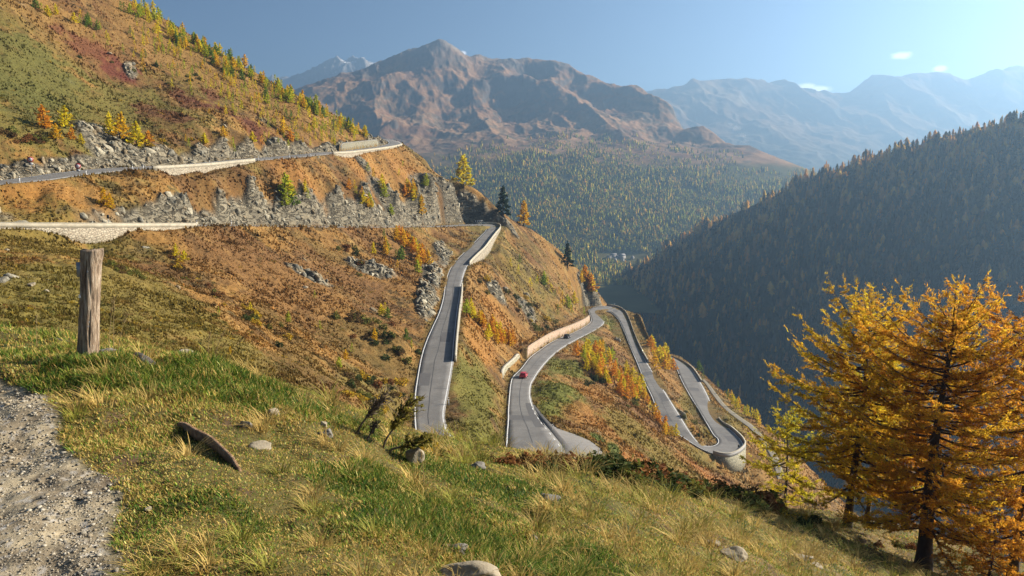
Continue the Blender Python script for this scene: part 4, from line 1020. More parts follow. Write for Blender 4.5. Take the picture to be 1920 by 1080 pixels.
def make_car(name, label, paint, hw=0.88, L=4.2, roof=1.46, boxy=0.0):
    root = empty(name, (0, 0, 0)); tag(root, label, 'car')
    h = L / 2                                                          # front is -y
    sec = [(-h, .66, .34, .60), (-h + .10, .80, .26, .72), (-h + .5, .86, .22, .82), (-h + 1.15, .88, .20, .93), (0, .88, .20, .96), (h - .8, .88, .20, .98), (h - .15, .85, .25, .98), (h, .74, .34, .90)]
    v, q, t = loft([rrect(y, w * hw / .88, a, b, .10) for y, w, a, b in sec]); mb = MB(); mb.add(v, q, t); mb.build('body', paint, root, True)
    c = [(-h + 1.15, .70, .86, .97), (-h + 1.75 - .35 * boxy, .66, .86, roof - .06), (-h + 2.1 - .3 * boxy, .63, .86, roof), (h - 1.0, .63, .86, roof - .01), (h - .45 + .2 * boxy, .64, .86, roof - .10), (h - .08, .68, .86, 1.0)]
    v, q, t = loft([rrect(y, w * hw / .88, a, b, .05) for y, w, a, b in c]); mb = MB(); mb.add(v, q, t); mb.build('roof', paint, root, True)
    def pane(nm, pts):
        m = MB(); p = np.array(pts, float); m.add(p, [[0, 1, 2, 3]]); m.build(nm, M_GLASS, root)
    k = hw / .88; y1, y2 = -h + 1.15, -h + 1.75 - .35 * boxy
    pane('windscreen', [(-.64 * k, y1 + .05, 1.0), (.64 * k, y1 + .05, 1.0), (.58 * k, y2 - .04, roof - .09), (-.58 * k, y2 - .04, roof - .09)])
    y3, y4 = h - .45 + .2 * boxy, h - .08
    pane('rear_window', [(.60 * k, y4 - .02, 1.06), (-.60 * k, y4 - .02, 1.06), (-.55 * k, y3 + .06, roof - .16), (.55 * k, y3 + .06, roof - .16)])
    for s_ in (1, -1):
        pane('side_window', [(s_ * .705 * k, y1 + .45, 1.0), (s_ * .70 * k, .12, 1.0), (s_ * .655 * k, .12, roof - .10), (s_ * .67 * k, y2 + .22, roof - .10)])
        pane('side_window', [(s_ * .70 * k, .20, 1.0), (s_ * .705 * k, h - .55, 1.02), (s_ * .665 * k, h - .8, roof - .12), (s_ * .655 * k, .20, roof - .10)])
        for yy in (-h + .82, h - .80):
            m = MB(); a = np.linspace(0, 2 * pi, 19)[:-1]
            m.tube([(s_ * (.70 * k), yy, .32), (s_ * (.90 * k), yy, .32)], .32, 18); w = m.build('wheel', M_TYRE, root)
            m = MB(); m.tube([(s_ * (.89 * k), yy, .32), (s_ * (.915 * k), yy, .32)], .2, 14); m.build('rim', M_RIM, w)
        m = MB(); m.box(s_ * .60 * k, -h + .07, .62, .30, .14, .14, rz=s_ * -.25); m.build('headlight', M_LAMP, root)
        m = MB(); m.box(s_ * .70 * k, h - .04, .82, .2, .1, .2); m.build('tail_light', M_TAIL, root)
        m = MB(); m.box(s_ * .98 * k, y1 + .35, 1.0, .2, .12, .14, taper=.8); m.build('mirror', paint, root)
    m = MB(); m.box(0, -h + .0, .44, 1.1 * k, .06, .16); m.build('grille', M_BLACK, root)
    m = MB(); m.box(0, -h - .035, .42, .5, .02, .11); m.build('number_plate', M_WHITE, root)
    return root
M_CARRED = mat_plain('red_paint', (0.52, 0.022, 0.035), 0.25); M_CARBLK = mat_plain('black_paint', (0.012, 0.013, 0.016), 0.2)
for m_ in (M_CARRED, M_CARBLK): m_.node_tree.nodes['Principled BSDF'].inputs['Coat Weight'].default_value = 0.6
def park(car, u, v, f, flip=False):
    k = near_station(WIND_S, u, v); A, B = WIND_S[k, :3], WIND_S[k, 3:]; A2, B2 = WIND_S[k + 3, :3], WIND_S[k + 3, 3:]
    p = A + (B - A) * f; p2 = A2 + (B2 - A2) * f; t = p2 - p
    car.location = (p[0], p[1], p[2] + 0.02)
    side = B - A
    yaw = math.atan2(-t[0], t[1]) + (pi if flip else 0)                # local +y (rear) points up the road ahead of the stations
    car.rotation_euler = (math.atan2(t[2], math.hypot(t[0], t[1])) * (1 if not flip else -1), 0, yaw)
red_car = make_car('car', 'small red hatchback driving towards the viewer in front of the pale wall', M_CARRED)
park(red_car, 983, 709, 0.5, True)
black_car = make_car('car', 'black car passing the reddish retaining wall', M_CARBLK, boxy=0.6, roof=1.62, hw=0.92)
park(black_car, 1066, 634, 0.62, True)
# ------------------------------------------------------------------ plants
rp = np.random.default_rng(21)
M_LEAF = mat_col('larch_needles', 0.8, 1.0, 0.0, 0.0, 1, 0.5, 0.1)
M_BARK = mat_plain('larch_bark', (0.085, 0.060, 0.042), 0.95, var=0.45, scale=9, bump=0.8)
M_BUSH = mat_col('bush_leaves', 0.85, 1.0, 0.0, 0.0, 1, 0.3, 0.1)

def cards(c, size, rnd, up=0.0, elong=1.0, dirs=None, wid=0.32):
    """one small pointed leaf clump (two triangles) per centre"""
    n = len(c)
    d = rnd.normal(size=(n, 3)) if dirs is None else dirs + 0.5 * rnd.normal(size=(n, 3))
    d[:, 2] += up; d /= np.linalg.norm(d, axis=1, keepdims=True)
    e = np.cross(d, rnd.normal(size=(n, 3))); e /= np.linalg.norm(e, axis=1, keepdims=True) + 1e-9
    s_ = np.broadcast_to(np.asarray(size, float), (n,))[:, None]
    v = np.stack([c - d * s_ * 0.5 * elong, c + e * s_ * wid, c + d * s_ * 0.5 * elong, c - e * s_ * wid], 1).reshape(-1, 3)
    return v, np.arange(4 * n).reshape(-1, 4)

def young_tree(kind, col, rnd, ncard=330):
    """unit-height small tree in one mesh: stem and ragged crown of leaf clumps along drooping branches"""
    mb = MB()
    mb.tube([(0, 0, -0.12), (0.005, 0, 0.4), (0, 0.004, 0.97)], [0.022, 0.014, 0.004], 5, c=(0.07, 0.05, 0.035), cap=False)
    C_, D_ = [], []
    nb = 30
    for b in range(nb):
        t = (b + rnd.random()) / nb; z = 0.07 + 0.88 * t ** 0.9
        prof = {'larch': 0.235 * (1 - t) ** 0.75 + 0.02, 'spruce': 0.25 * (1 - t) + 0.02, 'round': 0.30 * np.sqrt(max(0.02, 1 - (2 * t - 0.85) ** 2)) }[kind]
        L = prof * rnd.uniform(0.6, 1.25); a = b * 2.4 + rnd.normal(0, 0.4)
        m = max(3, int(ncard / nb * (0.35 + 1.3 * (1 - t)))); s_ = np.sqrt(rnd.uniform(0.02, 1, m))
        p = np.stack([cos(a) * L * s_, sin(a) * L * s_, z + (0.05 if kind != 'spruce' else -0.12) * s_ * L / 0.2 * 0.5 + rnd.normal(0, 0.014, m)], 1)
        p += rnd.normal(0, 0.018, p.shape); C_.append(p); D_.append(np.tile([cos(a), sin(a), 0.35 if kind != 'spruce' else -0.3], (m, 1)))
    top = np.stack([rnd.normal(0, .008, 8), rnd.normal(0, .008, 8), rnd.uniform(.9, 1.02, 8)], 1); C_.append(top); D_.append(np.tile([0, 0, 1.0], (8, 1)))
    c = np.concatenate(C_); v, q = cards(c, rnd.uniform(0.05, 0.105, len(c)), rnd, 0.2, 1.5, np.concatenate(D_))
    sh = np.repeat(rnd.uniform(0.65, 1.35, len(c))[:, None] * np.asarray(col)[None] * rnd.uniform(0.9, 1.1, (len(c), 3)), 4, 0)
    mb.add(v, q, c=np.clip(sh, 0, 0.9))
    return mb

CLR = dict(yellow=(0.82, 0.64, 0.030), golden=(0.84, 0.50, 0.030), orange=(0.80, 0.36, 0.035), rusty=(0.60, 0.27, 0.08), lime=(0.46, 0.50, 0.040), green=(0.17, 0.25, 0.040), darkgreen=(0.022, 0.040, 0.018))
PROTO = {}
def proto_mesh(kind, cname, k):
    key = (kind, cname, k)
    if key not in PROTO:
        r_ = np.random.default_rng(len(kind) * 13 + 7 * k)
        o = young_tree(kind, CLR[cname], r_).build('tree_shape', M_LEAF, None, link=False)
        PROTO[key] = o.data; bpy.data.objects.remove(o)
    return PROTO[key]
PLANTED = []
def plant_tree(p, h, kind, cname, name, label, cat, group=None, wid=1.0):
    o = bpy.data.objects.new(name, proto_mesh(kind, cname, int(rp.integers(0, 4)))); COL.objects.link(o)
    o.location = [float(x) for x in p]; o.rotation_euler = (float(rp.normal(0, .04)), float(rp.normal(0, .04)), float(rp.uniform(0, 6.28)))
    w = h * wid * float(rp.uniform(1.05, 1.6)); o.scale = (w, w, h)
    return tag(o, label, cat, group)

NTREE = 0
MIXES = dict(up=['yellow'] * 4 + ['lime'] * 4 + ['golden'] * 2 + ['green'] * 2, warm=['yellow'] * 4 + ['golden'] * 3 + ['orange'] * 3 + ['lime'], mix=['yellow'] * 4 + ['lime'] * 3 + ['golden'] * 3 + ['green'] * 2, fire=['orange'] * 3 + ['golden'] * 5 + ['yellow'] * 4)
CWORD = dict(yellow='yellow', golden='golden', orange='orange', rusty='rust-brown', lime='yellow-green', green='green', darkgreen='dark green')
def grove(us, vs, hs, mix, place, kind='larch', cat='tree', name='young_larch', noun='young larch', wid=1.0, min_r=40):
    """young trees standing where they are seen; us, vs are the feet, hs their heights in picture rows"""
    global NTREE
    pts = hit(us, vs, min_r)
    for p, h in zip(pts, hs):
        if np.isnan(p[0]): continue
        if float(lookup(ROAD_D, p[0], p[1])) < 1.2: continue
        cn = mix if isinstance(mix, str) and mix in CLR else MIXES[mix][int(rp.integers(0, len(MIXES[mix])))]
        H = h * vdepth(p) / FPX
        PLANTED.append((h, (p[0], p[1], float(lookup(GZ, p[0], p[1])) - 0.03 * H), H, kind, cn, name, f'small {CWORD[cn]} {noun} {place}', cat, f'{CWORD[cn]} {noun} group {place}', wid))
def along(line, n, spread, h0, h1):
    line = np.array(line, float); seg = np.r_[0, np.cumsum(np.hypot(*np.diff(line, axis=0).T))]
    t = rp.uniform(0, seg[-1], n); u = np.interp(t, seg, line[:, 0]); v = np.interp(t, seg, line[:, 1])
    return u + rp.normal(0, spread, n), v + np.abs(rp.normal(0, spread * 0.8, n)), rp.uniform(h0, h1, n)
RL = [(r[0], r[1]) for r in RIDGE]
u, v, h = along([(250, 14), (360, 78), (480, 148), (600, 212), (690, 256)], 240, 12, 13, 25); grove(u, v, h, 'up', 'lining the skyline ridge of the upper slope')
u, v, h = along([(260, 40), (360, 105), (450, 165), (560, 225), (640, 252)], 180, 24, 10, 20); grove(u, v, h, 'up', 'scattered below the skyline ridge of the upper slope')
u, v, h = along([(60, 12), (130, 30), (190, 55)], 16, 10, 14, 24); grove(u, v, h, 'up', 'near the top edge of the upper slope')
u, v, h = along([(150, 50), (240, 75), (330, 130), (400, 180), (470, 215), (540, 255)], 60, 22, 9, 19); grove(u, v, h, 'mix', 'dotted about the middle of the upper slope')
grove([84, 122, 134, 208, 224, 256, 420, 474, 490, 531, 545, 105, 280], [242, 240, 262, 252, 262, 276, 258, 268, 272, 252, 266, 262, 268], [46, 42, 24, 42, 52, 48, 22, 22, 18, 34, 24, 30, 24], 'fire', 'above the rock cut of the upper road', wid=1.15)
u, v, h = along([(128, 262), (300, 262), (480, 276), (600, 262)], 10, 10, 12, 22); grove(u, v, h, 'mix', 'just above the grey rock by the upper road')
grove([196, 207, 533, 543, 548, 535, 572, 578], [385, 392, 368, 372, 386, 388, 362, 374], [34, 30, 44, 44, 40, 34, 26, 20], 'mix', 'on the bank between the two upper roads', wid=1.1)
u, v, h = along([(662, 350), (680, 372), (696, 392)], 11, 5, 16, 28); grove(u, v, h, 'warm', 'in a row down the bank between the two upper roads')
u, v, h = along([(764, 352), (778, 372), (784, 398)], 11, 6, 18, 30); grove(u, v, h, 'fire', 'in the cluster left of the big grey rock face')
grove([700, 716, 720, 733, 690, 798, 748, 755], [335, 356, 370, 404, 322, 350, 330, 312], [20, 30, 26, 22, 18, 26, 14, 12], 'mix', 'on the grassy nose under the upper road')
u, v, h = along([(745, 440), (775, 470), (800, 490)], 17, 6, 22, 34); grove(u, v, h, 'fire', 'in the row left of the steep straight')
u, v, h = along([(722, 436), (700, 458), (760, 482), (790, 505)], 13, 9, 16, 28); grove(u, v, h, 'mix', 'on the brown face under the middle road')
grove([715, 722, 728, 762, 772, 702, 648, 660, 636, 470, 540, 410, 432, 330, 345, 600, 590], [592, 586, 598, 640, 655, 640, 676, 660, 690, 585, 605, 590, 668, 482, 490, 618, 560], [24, 20, 24, 26, 20, 26, 22, 18, 22, 20, 22, 16, 20, 26, 22, 18, 16], 'mix', 'on the brown slope beside the steep straight')
u, v, h = along([(872, 575), (895, 598), (930, 630), (958, 648)], 30, 6, 17, 30); grove(u, v, h, 'warm', 'in the row above the pale curved wall')
u, v, h = along([(960, 478), (1000, 510), (1040, 545), (1080, 590)], 24, 16, 13, 24); grove(u, v, h, 'mix', 'on the ridge slope between the hairpins')
u, v, h = along([(1108, 655), (1135, 690), (1165, 712), (1190, 735)], 60, 15, 18, 32); grove(u, v, h, 'warm', 'in the thicket between the lower road legs')
u, v, h = along([(1192, 715), (1220, 765), (1245, 800), (1266, 815)], 24, 7, 16, 28); grove(u, v, h, 'warm', 'along the left verge of the leg below the middle hairpin')
u, v, h = along([(1197, 630), (1215, 655), (1238, 676), (1258, 690)], 30, 7, 20, 36); grove(u, v, h, 'warm', 'outside the middle hairpin above the gorge')
u, v, h = along([(1300, 690), (1340, 724), (1385, 762), (1430, 796)], 36, 5, 13, 24); grove(u, v, h, 'mix', 'along the outer lip of the gorge by the gravel track')
u, v, h = along([(1088, 520), (1100, 536), (1112, 552)], 9, 4, 20, 36); grove(u, v, h, 'fire', 'on the dark rock knob above the middle hairpin')
PLANTED.sort(key=lambda a: -a[0])
for a in PLANTED[:292]: plant_tree(*a[1:])
REST = PLANTED[292:]
# larger single trees with trunk and crown of their own
def big_conifer(name, label, u, v, hpx, kind, cname, dark=None, wid=1.0, D=None):
    p = hit([u], [v], 60)[0] if D is None else P(u, v, D)
    H = hpx * vdepth(p) / FPX
    root = empty(name, p); tag(root, label, 'tree'); r_ = np.random.default_rng(int(u))
    mb = MB(); mb.tube([(0, 0, -.06 * H), (0, 0, .5 * H), (0, 0, .96 * H)], [.028 * H, .016 * H, .004 * H], 8); mb.build('trunk', M_BARK, root)
    full = young_tree(kind, CLR[cname], r_, 1500); c = MB(); v_ = full.v[1].copy()
    cen = v_.reshape(-1, 4, 3).mean(1, keepdims=True); v_ = ((v_.reshape(-1, 4, 3) - cen) * 0.55 + cen).reshape(-1, 3) * [H * wid, H * wid, H]
    c.add(v_, full.q[1] - full.q[1].min(), c=full.c[1]); c.build('crown', M_LEAF, root)
    return root
big_conifer('larch_tree', 'tall yellow-green larch standing alone behind the skyline of the grassy nose', 869, 352, 62, 'larch', 'yellow', wid=1.35)
big_conifer('spruce_tree', 'dark spruce on the skyline right of the high hairpin', 943, 405, 56, 'spruce', 'darkgreen', wid=1.25)
big_conifer('larch_tree', 'orange larch on the skyline beside the dark spruce', 982, 424, 48, 'larch', 'golden', wid=1.2)
big_conifer('spruce_tree', 'dark spruce on the skyline above the middle hairpin', 1064, 499, 46, 'spruce', 'darkgreen', wid=1.15)
big_conifer('larch_tree', 'orange larch leaning over the dark rock knob', 1096, 530, 34, 'larch', 'orange', wid=1.2)

# shrubs, each a low dome of leaf clumps
def bush_mesh(col, rnd, n=260, flat=0.75):
    d = rnd.normal(size=(n, 3)); d[:, 2] = np.abs(d[:, 2]); d /= np.linalg.norm(d, axis=1, keepdims=True)
    lump = 0.75 + 0.3 * np.sin(3 * d[:, 0] + rnd.uniform(0, 6)) * np.cos(4 * d[:, 1] + rnd.uniform(0, 6))
    c = d * (rnd.uniform(0.45, 1, n) ** 0.5 * lump)[:, None] * [0.5, 0.5, flat]
    v, q = cards(c, rnd.uniform(0.08, 0.17, n), rnd, 0.5, 1.3)
    sh = np.repeat(rnd.uniform(0.6, 1.4, n)[:, None] * np.asarray(col) * rnd.uniform(0.88, 1.12, (n, 3)), 4, 0)
    mb = MB(); mb.add(v, q, c=np.clip(sh, 0, .9))
    mb.tube([(0, 0, -.1), (0.02, 0, .3)], [.02, .01], 4, c=(.06, .045, .03), cap=False)
    return mb
BCOL = dict(darkgreen=(0.060, 0.078, 0.022), olive=(0.17, 0.165, 0.035), russet=(0.24, 0.105, 0.035), ochre=(0.52, 0.34, 0.03), brown=(0.16, 0.10, 0.038))
BUSH = {}
def bush_data(cn, k):
    if (cn, k) not in BUSH:
        o = bush_mesh(BCOL[cn], np.random.default_rng(50 + k * 7 + len(cn))).build('bush_shape', M_BUSH, None, link=False); BUSH[(cn, k)] = o.data; bpy.data.objects.remove(o)
    return BUSH[(cn, k)]
BW = dict(darkgreen='dark green', olive='olive-green', russet='russet', ochre='yellow-ochre', brown='brown')
def shrubs(us, vs, ss, cols, place, min_r=40):
    pts = hit(us, vs, min_r)
    for i, (p, s_) in enumerate(zip(pts, ss)):
        if np.isnan(p[0]) or float(lookup(ROAD_D, p[0], p[1])) < 0.8: continue
        cn = cols[int(rp.integers(0, len(cols)))]; w = s_ * vdepth(p) / FPX
        o = bpy.data.objects.new('shrub', bush_data(cn, int(rp.integers(0, 4)))); COL.objects.link(o)
        o.location = (float(p[0]), float(p[1]), float(p[2]) - 0.05 * w); o.rotation_euler = (0, 0, float(rp.uniform(0, 6.28)))
        o.scale = (w * float(rp.uniform(.9, 1.4)), w * float(rp.uniform(.9, 1.4)), w * float(rp.uniform(.6, 1.0)))
        tag(o, f'{BW[cn]} shrub {place}', 'shrub', f'{BW[cn]} shrubs {place}')
grove_u = lambda n, a, b, s0, s1: along([a, b], n, s0, s1 * 0.6, s1)
def thicket(n, a, b, spread, s0, s1, cols, place, min_r=40):
    u, v, s_ = along([a, b], n, spread, s0, s1); shrubs(u, v, s_, cols, place, min_r)
thicket(14, (5, 245), (80, 262), 10, 14, 30, ['brown', 'russet', 'olive'], 'in the brown thicket at the edge of the upper slope')
thicket(12, (140, 100), (420, 150), 22, 8, 15, ['darkgreen', 'olive'], 'on the upper grass slope')
thicket(8, (230, 262), (420, 262), 8, 9, 16, ['olive', 'darkgreen', 'ochre'], 'along the top of the rock by the upper road')
thicket(9, (205, 496), (275, 520), 5, 14, 24, ['olive', 'darkgreen', 'brown'], 'on the spur behind the wooden post')
thicket(22, (320, 470), (430, 580), 16, 10, 20, ['olive', 'ochre', 'brown', 'russet'], 'on the near edge of the brown face')
thicket(26, (430, 560), (560, 640), 16, 12, 26, ['olive', 'darkgreen', 'ochre', 'brown'], 'in the gully below the brown face')
thicket(26, (640, 570), (760, 660), 20, 14, 28, ['darkgreen', 'olive', 'russet', 'brown'], 'on the scrubby slope left of the straight')
thicket(16, (650, 690), (760, 730), 16, 16, 32, ['darkgreen', 'brown', 'russet', 'ochre'], 'low on the scrubby slope left of the straight')
thicket(12, (640, 440), (690, 520), 10, 9, 18, ['olive', 'darkgreen', 'russet'], 'on the stony rib under the middle road')
thicket(16, (890, 480), (1040, 600), 22, 10, 20, ['olive', 'darkgreen', 'brown', 'ochre'], 'on the slope right of the straight')
thicket(6, (1005, 612), (1045, 605), 8, 14, 24, ['darkgreen', 'olive'], 'above the reddish retaining wall')
thicket(14, (1110, 690), (1190, 750), 12, 12, 22, ['darkgreen', 'olive', 'ochre'], 'among the young larches between the lower legs')
thicket(8, (1265, 760), (1320, 815), 7, 8, 16, ['olive', 'darkgreen', 'ochre'], 'on the strip inside the lowest hairpin')
thicket(8, (1254, 800), (1270, 815), 4, 16, 28, ['ochre', 'olive'], 'at the verge before the lowest hairpin')
thicket(10, (660, 735), (735, 770), 10, 18, 38, ['ochre', 'olive', 'ochre'], 'glowing yellow behind the bare dead branches')

# tussocks all over the autumn slope, one mass
def tussocks(n, name, r0, r1, h0, h1, label, gain=1.0):
    r = np.random.default_rng(77)
    lr = r.uniform(np.log(r0), np.log(r1), n)  ; a = r.uniform(AZ[60], AZ[-60], n); R_ = np.exp(lr)
    x, y = R_ * np.sin(a), R_ * np.cos(a)
    keep = (lookup(ONROAD, x, y) < 0.02) & (lookup(ROCK, x, y) < 0.35) & (~(lookup(LAY.astype(float), x, y) > 0.1))
    x, y, R_ = x[keep], y[keep], R_[keep]; n = len(x); z = lookup(GZ, x, y)
    c = np.stack([lookup(COLG[..., k], x, y) for k in range(3)], 1) * np.exp(r.normal(0, 0.38, (n, 1))) * gain
    cl = fbm(x, y, 4.0, 3, 301) + 0.6 * fbm(x, y, 13, 3, 302); h = r.uniform(h0, h1, n) * np.clip(R_ / 150, 0.6, 1.5) * np.clip(1.25 + 1.2 * cl, 0.5, 2.4)
    V, Cc = [], []
    for k in range(3):
        an = r.uniform(0, 6.28, n); w = h * r.uniform(0.25, 0.5, n); le = h * r.uniform(-.4, .4, n)
        ca, sa = np.cos(an), np.sin(an)
        V.append(np.stack([np.stack([x - ca * w, y - sa * w, z - .1 * h], 1), np.stack([x + ca * w, y + sa * w, z - .1 * h], 1), np.stack([x + sa * le, y - ca * le, z + h * r.uniform(.7, 1.1, n)], 1)], 1)); Cc.append(np.repeat(c[:, None] * r.uniform(.85, 1.15, (n, 1, 1)), 3, 1))
    V = np.concatenate(V).reshape(-1, 3); Cc = np.clip(np.concatenate(Cc).reshape(-1, 3), 0, .9)
    o = mesh_np(name, V, np.arange(len(V)).reshape(-1, 3), mat_col(name + '_blades', 0.95, 1, 0, 0, 1, 0.5, 0.0), Cc)
    return tag(o, label, 'grass', kind='stuff')
tussocks(300000, 'grass', 55, 430, 0.10, 0.34, 'golden brown grass tussocks covering the hillside', 1.2)
# low juniper, heather and blueberry cushions that run into each other
def undergrowth(n):
    r = np.random.default_rng(505)
    lr = r.uniform(np.log(58), np.log(400), n); a = r.uniform(AZ[80], AZ[-80], n); R_ = np.exp(lr); x, y = R_ * np.sin(a), R_ * np.cos(a)
    d_ = fbm(x, y, 28, 3, 306) + 0.7 * fbm(x, y, 7, 3, 307)
    kp = (r.random(n) < smooth(-0.05, 0.55, d_)) & (lookup(ROAD_D, x, y) > 1.3) & ~(lookup(LAY.astype(float), x, y) > 0.05) & (lookup(ROCK, x, y) < 0.7)
    x, y, R_ = x[kp], y[kp], R_[kp]; z = lookup(GZ, x, y); mb = MB(); pal = np.array([BCOL['darkgreen'], BCOL['olive'], BCOL['russet'], BCOL['brown'], BCOL['olive'], BCOL['ochre']])
    sh = [bush_mesh((1, 1, 1), np.random.default_rng(k), 44, 0.6) for k in range(8)]
    for i_ in range(len(x)):
        t = sh[int(r.integers(0, 8))]; s_ = r.uniform(.45, 1.25) * (R_[i_] / 170) ** .5; an = r.uniform(0, 6.28); v = t.v[0]
        v = np.stack([(v[:, 0] * cos(an) - v[:, 1] * sin(an)) * s_ * 1.4 + x[i_], (v[:, 0] * sin(an) + v[:, 1] * cos(an)) * s_ * 1.4 + y[i_], v[:, 2] * s_ * .8 + z[i_]], 1)
        mb.add(v, t.q[0], c=np.clip(t.c[0] * pal[int(r.integers(0, 6))] * r.uniform(.8, 1.3), 0, .8))
    tag(mb.build('undergrowth', M_BUSH), 'low juniper and heather cushions speckling the hillside', 'undergrowth', kind='stuff')
undergrowth(11000)
# the smallest young trees of the slopes, one mass
mb = MB()
for h, p, H, kind, cn, *_r in REST:
    r_ = np.random.default_rng(int(1000 * abs(p[0])) % 9999)
    t = young_tree(kind, CLR[cn], r_, 90)
    v = np.concatenate(t.v) * [H * _r[-1], H * _r[-1], H] + np.array(p); q = np.concatenate(t.q)
    mb.add(v, q, c=np.concatenate(t.c))
tag(mb.build('saplings', M_LEAF), 'many tiny yellow and green larches scattered over the upper slopes', 'young trees', kind='stuff')
print('young trees', len(PLANTED), 'mass', len(REST))
# ------------------------------------------------------------------ near ground: grass, gravel, stones
rf = np.random.default_rng(99)
def near_samples(n, r0, r1, az0=-40, az1=40):
    lr = rf.uniform(np.log(r0), np.log(r1), n); a = np.radians(rf.uniform(az0, az1, n)); R_ = np.exp(lr)
    x, y = R_ * np.sin(a), R_ * np.cos(a)
    return x, y, lookup(GZ, x, y), R_
def blades(x, y, z, h, w, col, lean, rnd, yaw=None):
    """curved tapering blades: two quads and a tip each"""
    n = len(x); yaw = rnd.uniform(0, 2 * pi, n) if yaw is None else yaw
    dx, dy = np.cos(yaw), np.sin(yaw); px, py = -dy, dx
    V = []
    for t, ww in ((0, 1.0), (0.4, 0.85), (0.75, 0.55), (1.0, 0.0)):
        off = lean * h * t ** 1.8; zz = z + h * (t - 0.25 * lean * t ** 2) - 0.01
        cx, cy = x + dx * off, y + dy * off
        if ww > 0:
            V.append(np.stack([cx - px * w * ww, cy - py * w * ww, zz], 1)); V.append(np.stack([cx + px * w * ww, cy + py * w * ww, zz], 1))
        else: V.append(np.stack([cx, cy, zz], 1))
    v = np.stack(V, 1)                                              # n,7,3
    b = np.arange(n)[:, None] * 7
    q = np.concatenate([b + [0, 1, 3, 2], b + [2, 3, 5, 4]]); t = b + [4, 5, 6]
    shade = np.array([0.55, 0.55, 0.85, 0.85, 1.05, 1.05, 1.15])     # blade colour darker at the base, paler at the tip
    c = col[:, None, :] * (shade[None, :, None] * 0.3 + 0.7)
    return v.reshape(-1, 3), q, t, np.clip(c.reshape(-1, 3), 0, 0.9)
M_GRASS = mat_col('grass_blades', 0.75, 1, 0, 0, 1, 0.42, 0.25)
n = 880000
x, y, z, R_ = near_samples(n, 2.3, 44)
g1, g2, g3 = fbm(x, y, 3.2, 4, 51), fbm(x, y, 0.8, 4, 52), fbm(x, y, 2.0, 3, 81)
path_ = lookup(PATH, x, y)
bare = smooth(0.34, 0.5, fbm(x, y, 0.55, 3, 83) + 0.25 * g1)
keep = (rf.random(n) > path_ * 1.02 + (path_ > 0.4)) & (rf.random(n) > bare * 0.5)
# hidden beyond the crest: thin out
keep &= rf.random(n) < np.where(R_ > 14, 0.85, 1.0)
x, y, z, R_, g1, g2, g3 = (a[keep] for a in (x, y, z, R_, g1, g2, g3)); n = len(x)
lush = smooth(-0.05, 0.35, g1 + 0.55 * g2 - 0.72 * smooth(-0.8, 3.5, x) - 0.25 * smooth(7, 13, R_) + 0.10)
straw_ = rf.random(n) < 0.68 - 0.50 * lush
gcol = np.where(rf.random(n)[:, None] < 0.55, np.array([[0.085, 0.175, 0.020]]), np.array([[0.25, 0.30, 0.038]]))
scol = np.where(rf.random(n)[:, None] < 0.5, np.array([[0.66, 0.47, 0.15]]), np.array([[0.50, 0.34, 0.085]]))
col_ = np.where(straw_[:, None], scol, gcol * (0.85 + 0.4 * (1 - lush[:, None]))) * np.exp(rf.normal(0, .3, (n, 1)))
hh = rf.uniform(0.035, 0.08, n) * (0.65 + 0.65 * lush) * (0.75 + 1.0 * smooth(0.05, 0.5, g3)) * np.clip(R_ / 8, 0.8, 1.7)
ww = np.clip(0.0022 + 0.00042 * R_, 0.003, 0.02) * rf.uniform(0.7, 1.3, n)
v, q, t, c = blades(x, y, z, hh, ww, col_, rf.uniform(0.2, 1.3, n), rf)
tag(mesh_np('grass', v, [q, t], M_GRASS, c), 'short green and straw coloured grass of the near slope', 'grass', kind='stuff')
# pale tussocks that droop outwards
T_ = []
n = 1000
x, y, z, R_ = near_samples(n, 3.5, 42)
ok_ = (lookup(PATH, x, y) < 0.1) & (rf.random(n) < 0.25 + 0.75 * smooth(-2.5, 2.5, x))
x, y, z, R_ = x[ok_], y[ok_], z[ok_], R_[ok_]
m = 46; n = len(x)
bx = np.repeat(x, m) + rf.normal(0, 0.05, n * m) * np.repeat(np.clip(R_ / 8, .7, 1.8), m); by = np.repeat(y, m) + rf.normal(0, 0.05, n * m) * np.repeat(np.clip(R_ / 8, .7, 1.8), m)
yaw = np.arctan2(by - np.repeat(y, m), bx - np.repeat(x, m)) + rf.normal(0, .5, n * m)
tc_ = np.array([0.66, 0.47, 0.15]) * rf.uniform(0.7, 1.2, (n, 1)); tcol = np.repeat(tc_, m, 0) * rf.uniform(0.7, 1.25, (n * m, 1))
tg = np.repeat(rf.random(n) < 0.3, m); tcol[tg] *= [0.6, 0.8, 0.45]
v, q, t, c = blades(bx, by, np.repeat(z, m), rf.uniform(.12, .30, n * m) * np.repeat(np.clip(R_ / 9, .6, 1.5), m), np.repeat(np.clip(0.002 + 0.00035 * R_, .0025, .015), m), tcol, rf.uniform(0.5, 1.6, n * m), rf, yaw)
tag(mesh_np('grass', v, [q, t], M_GRASS, c), 'drooping pale straw tussocks standing in the near turf', 'grass', kind='stuff')
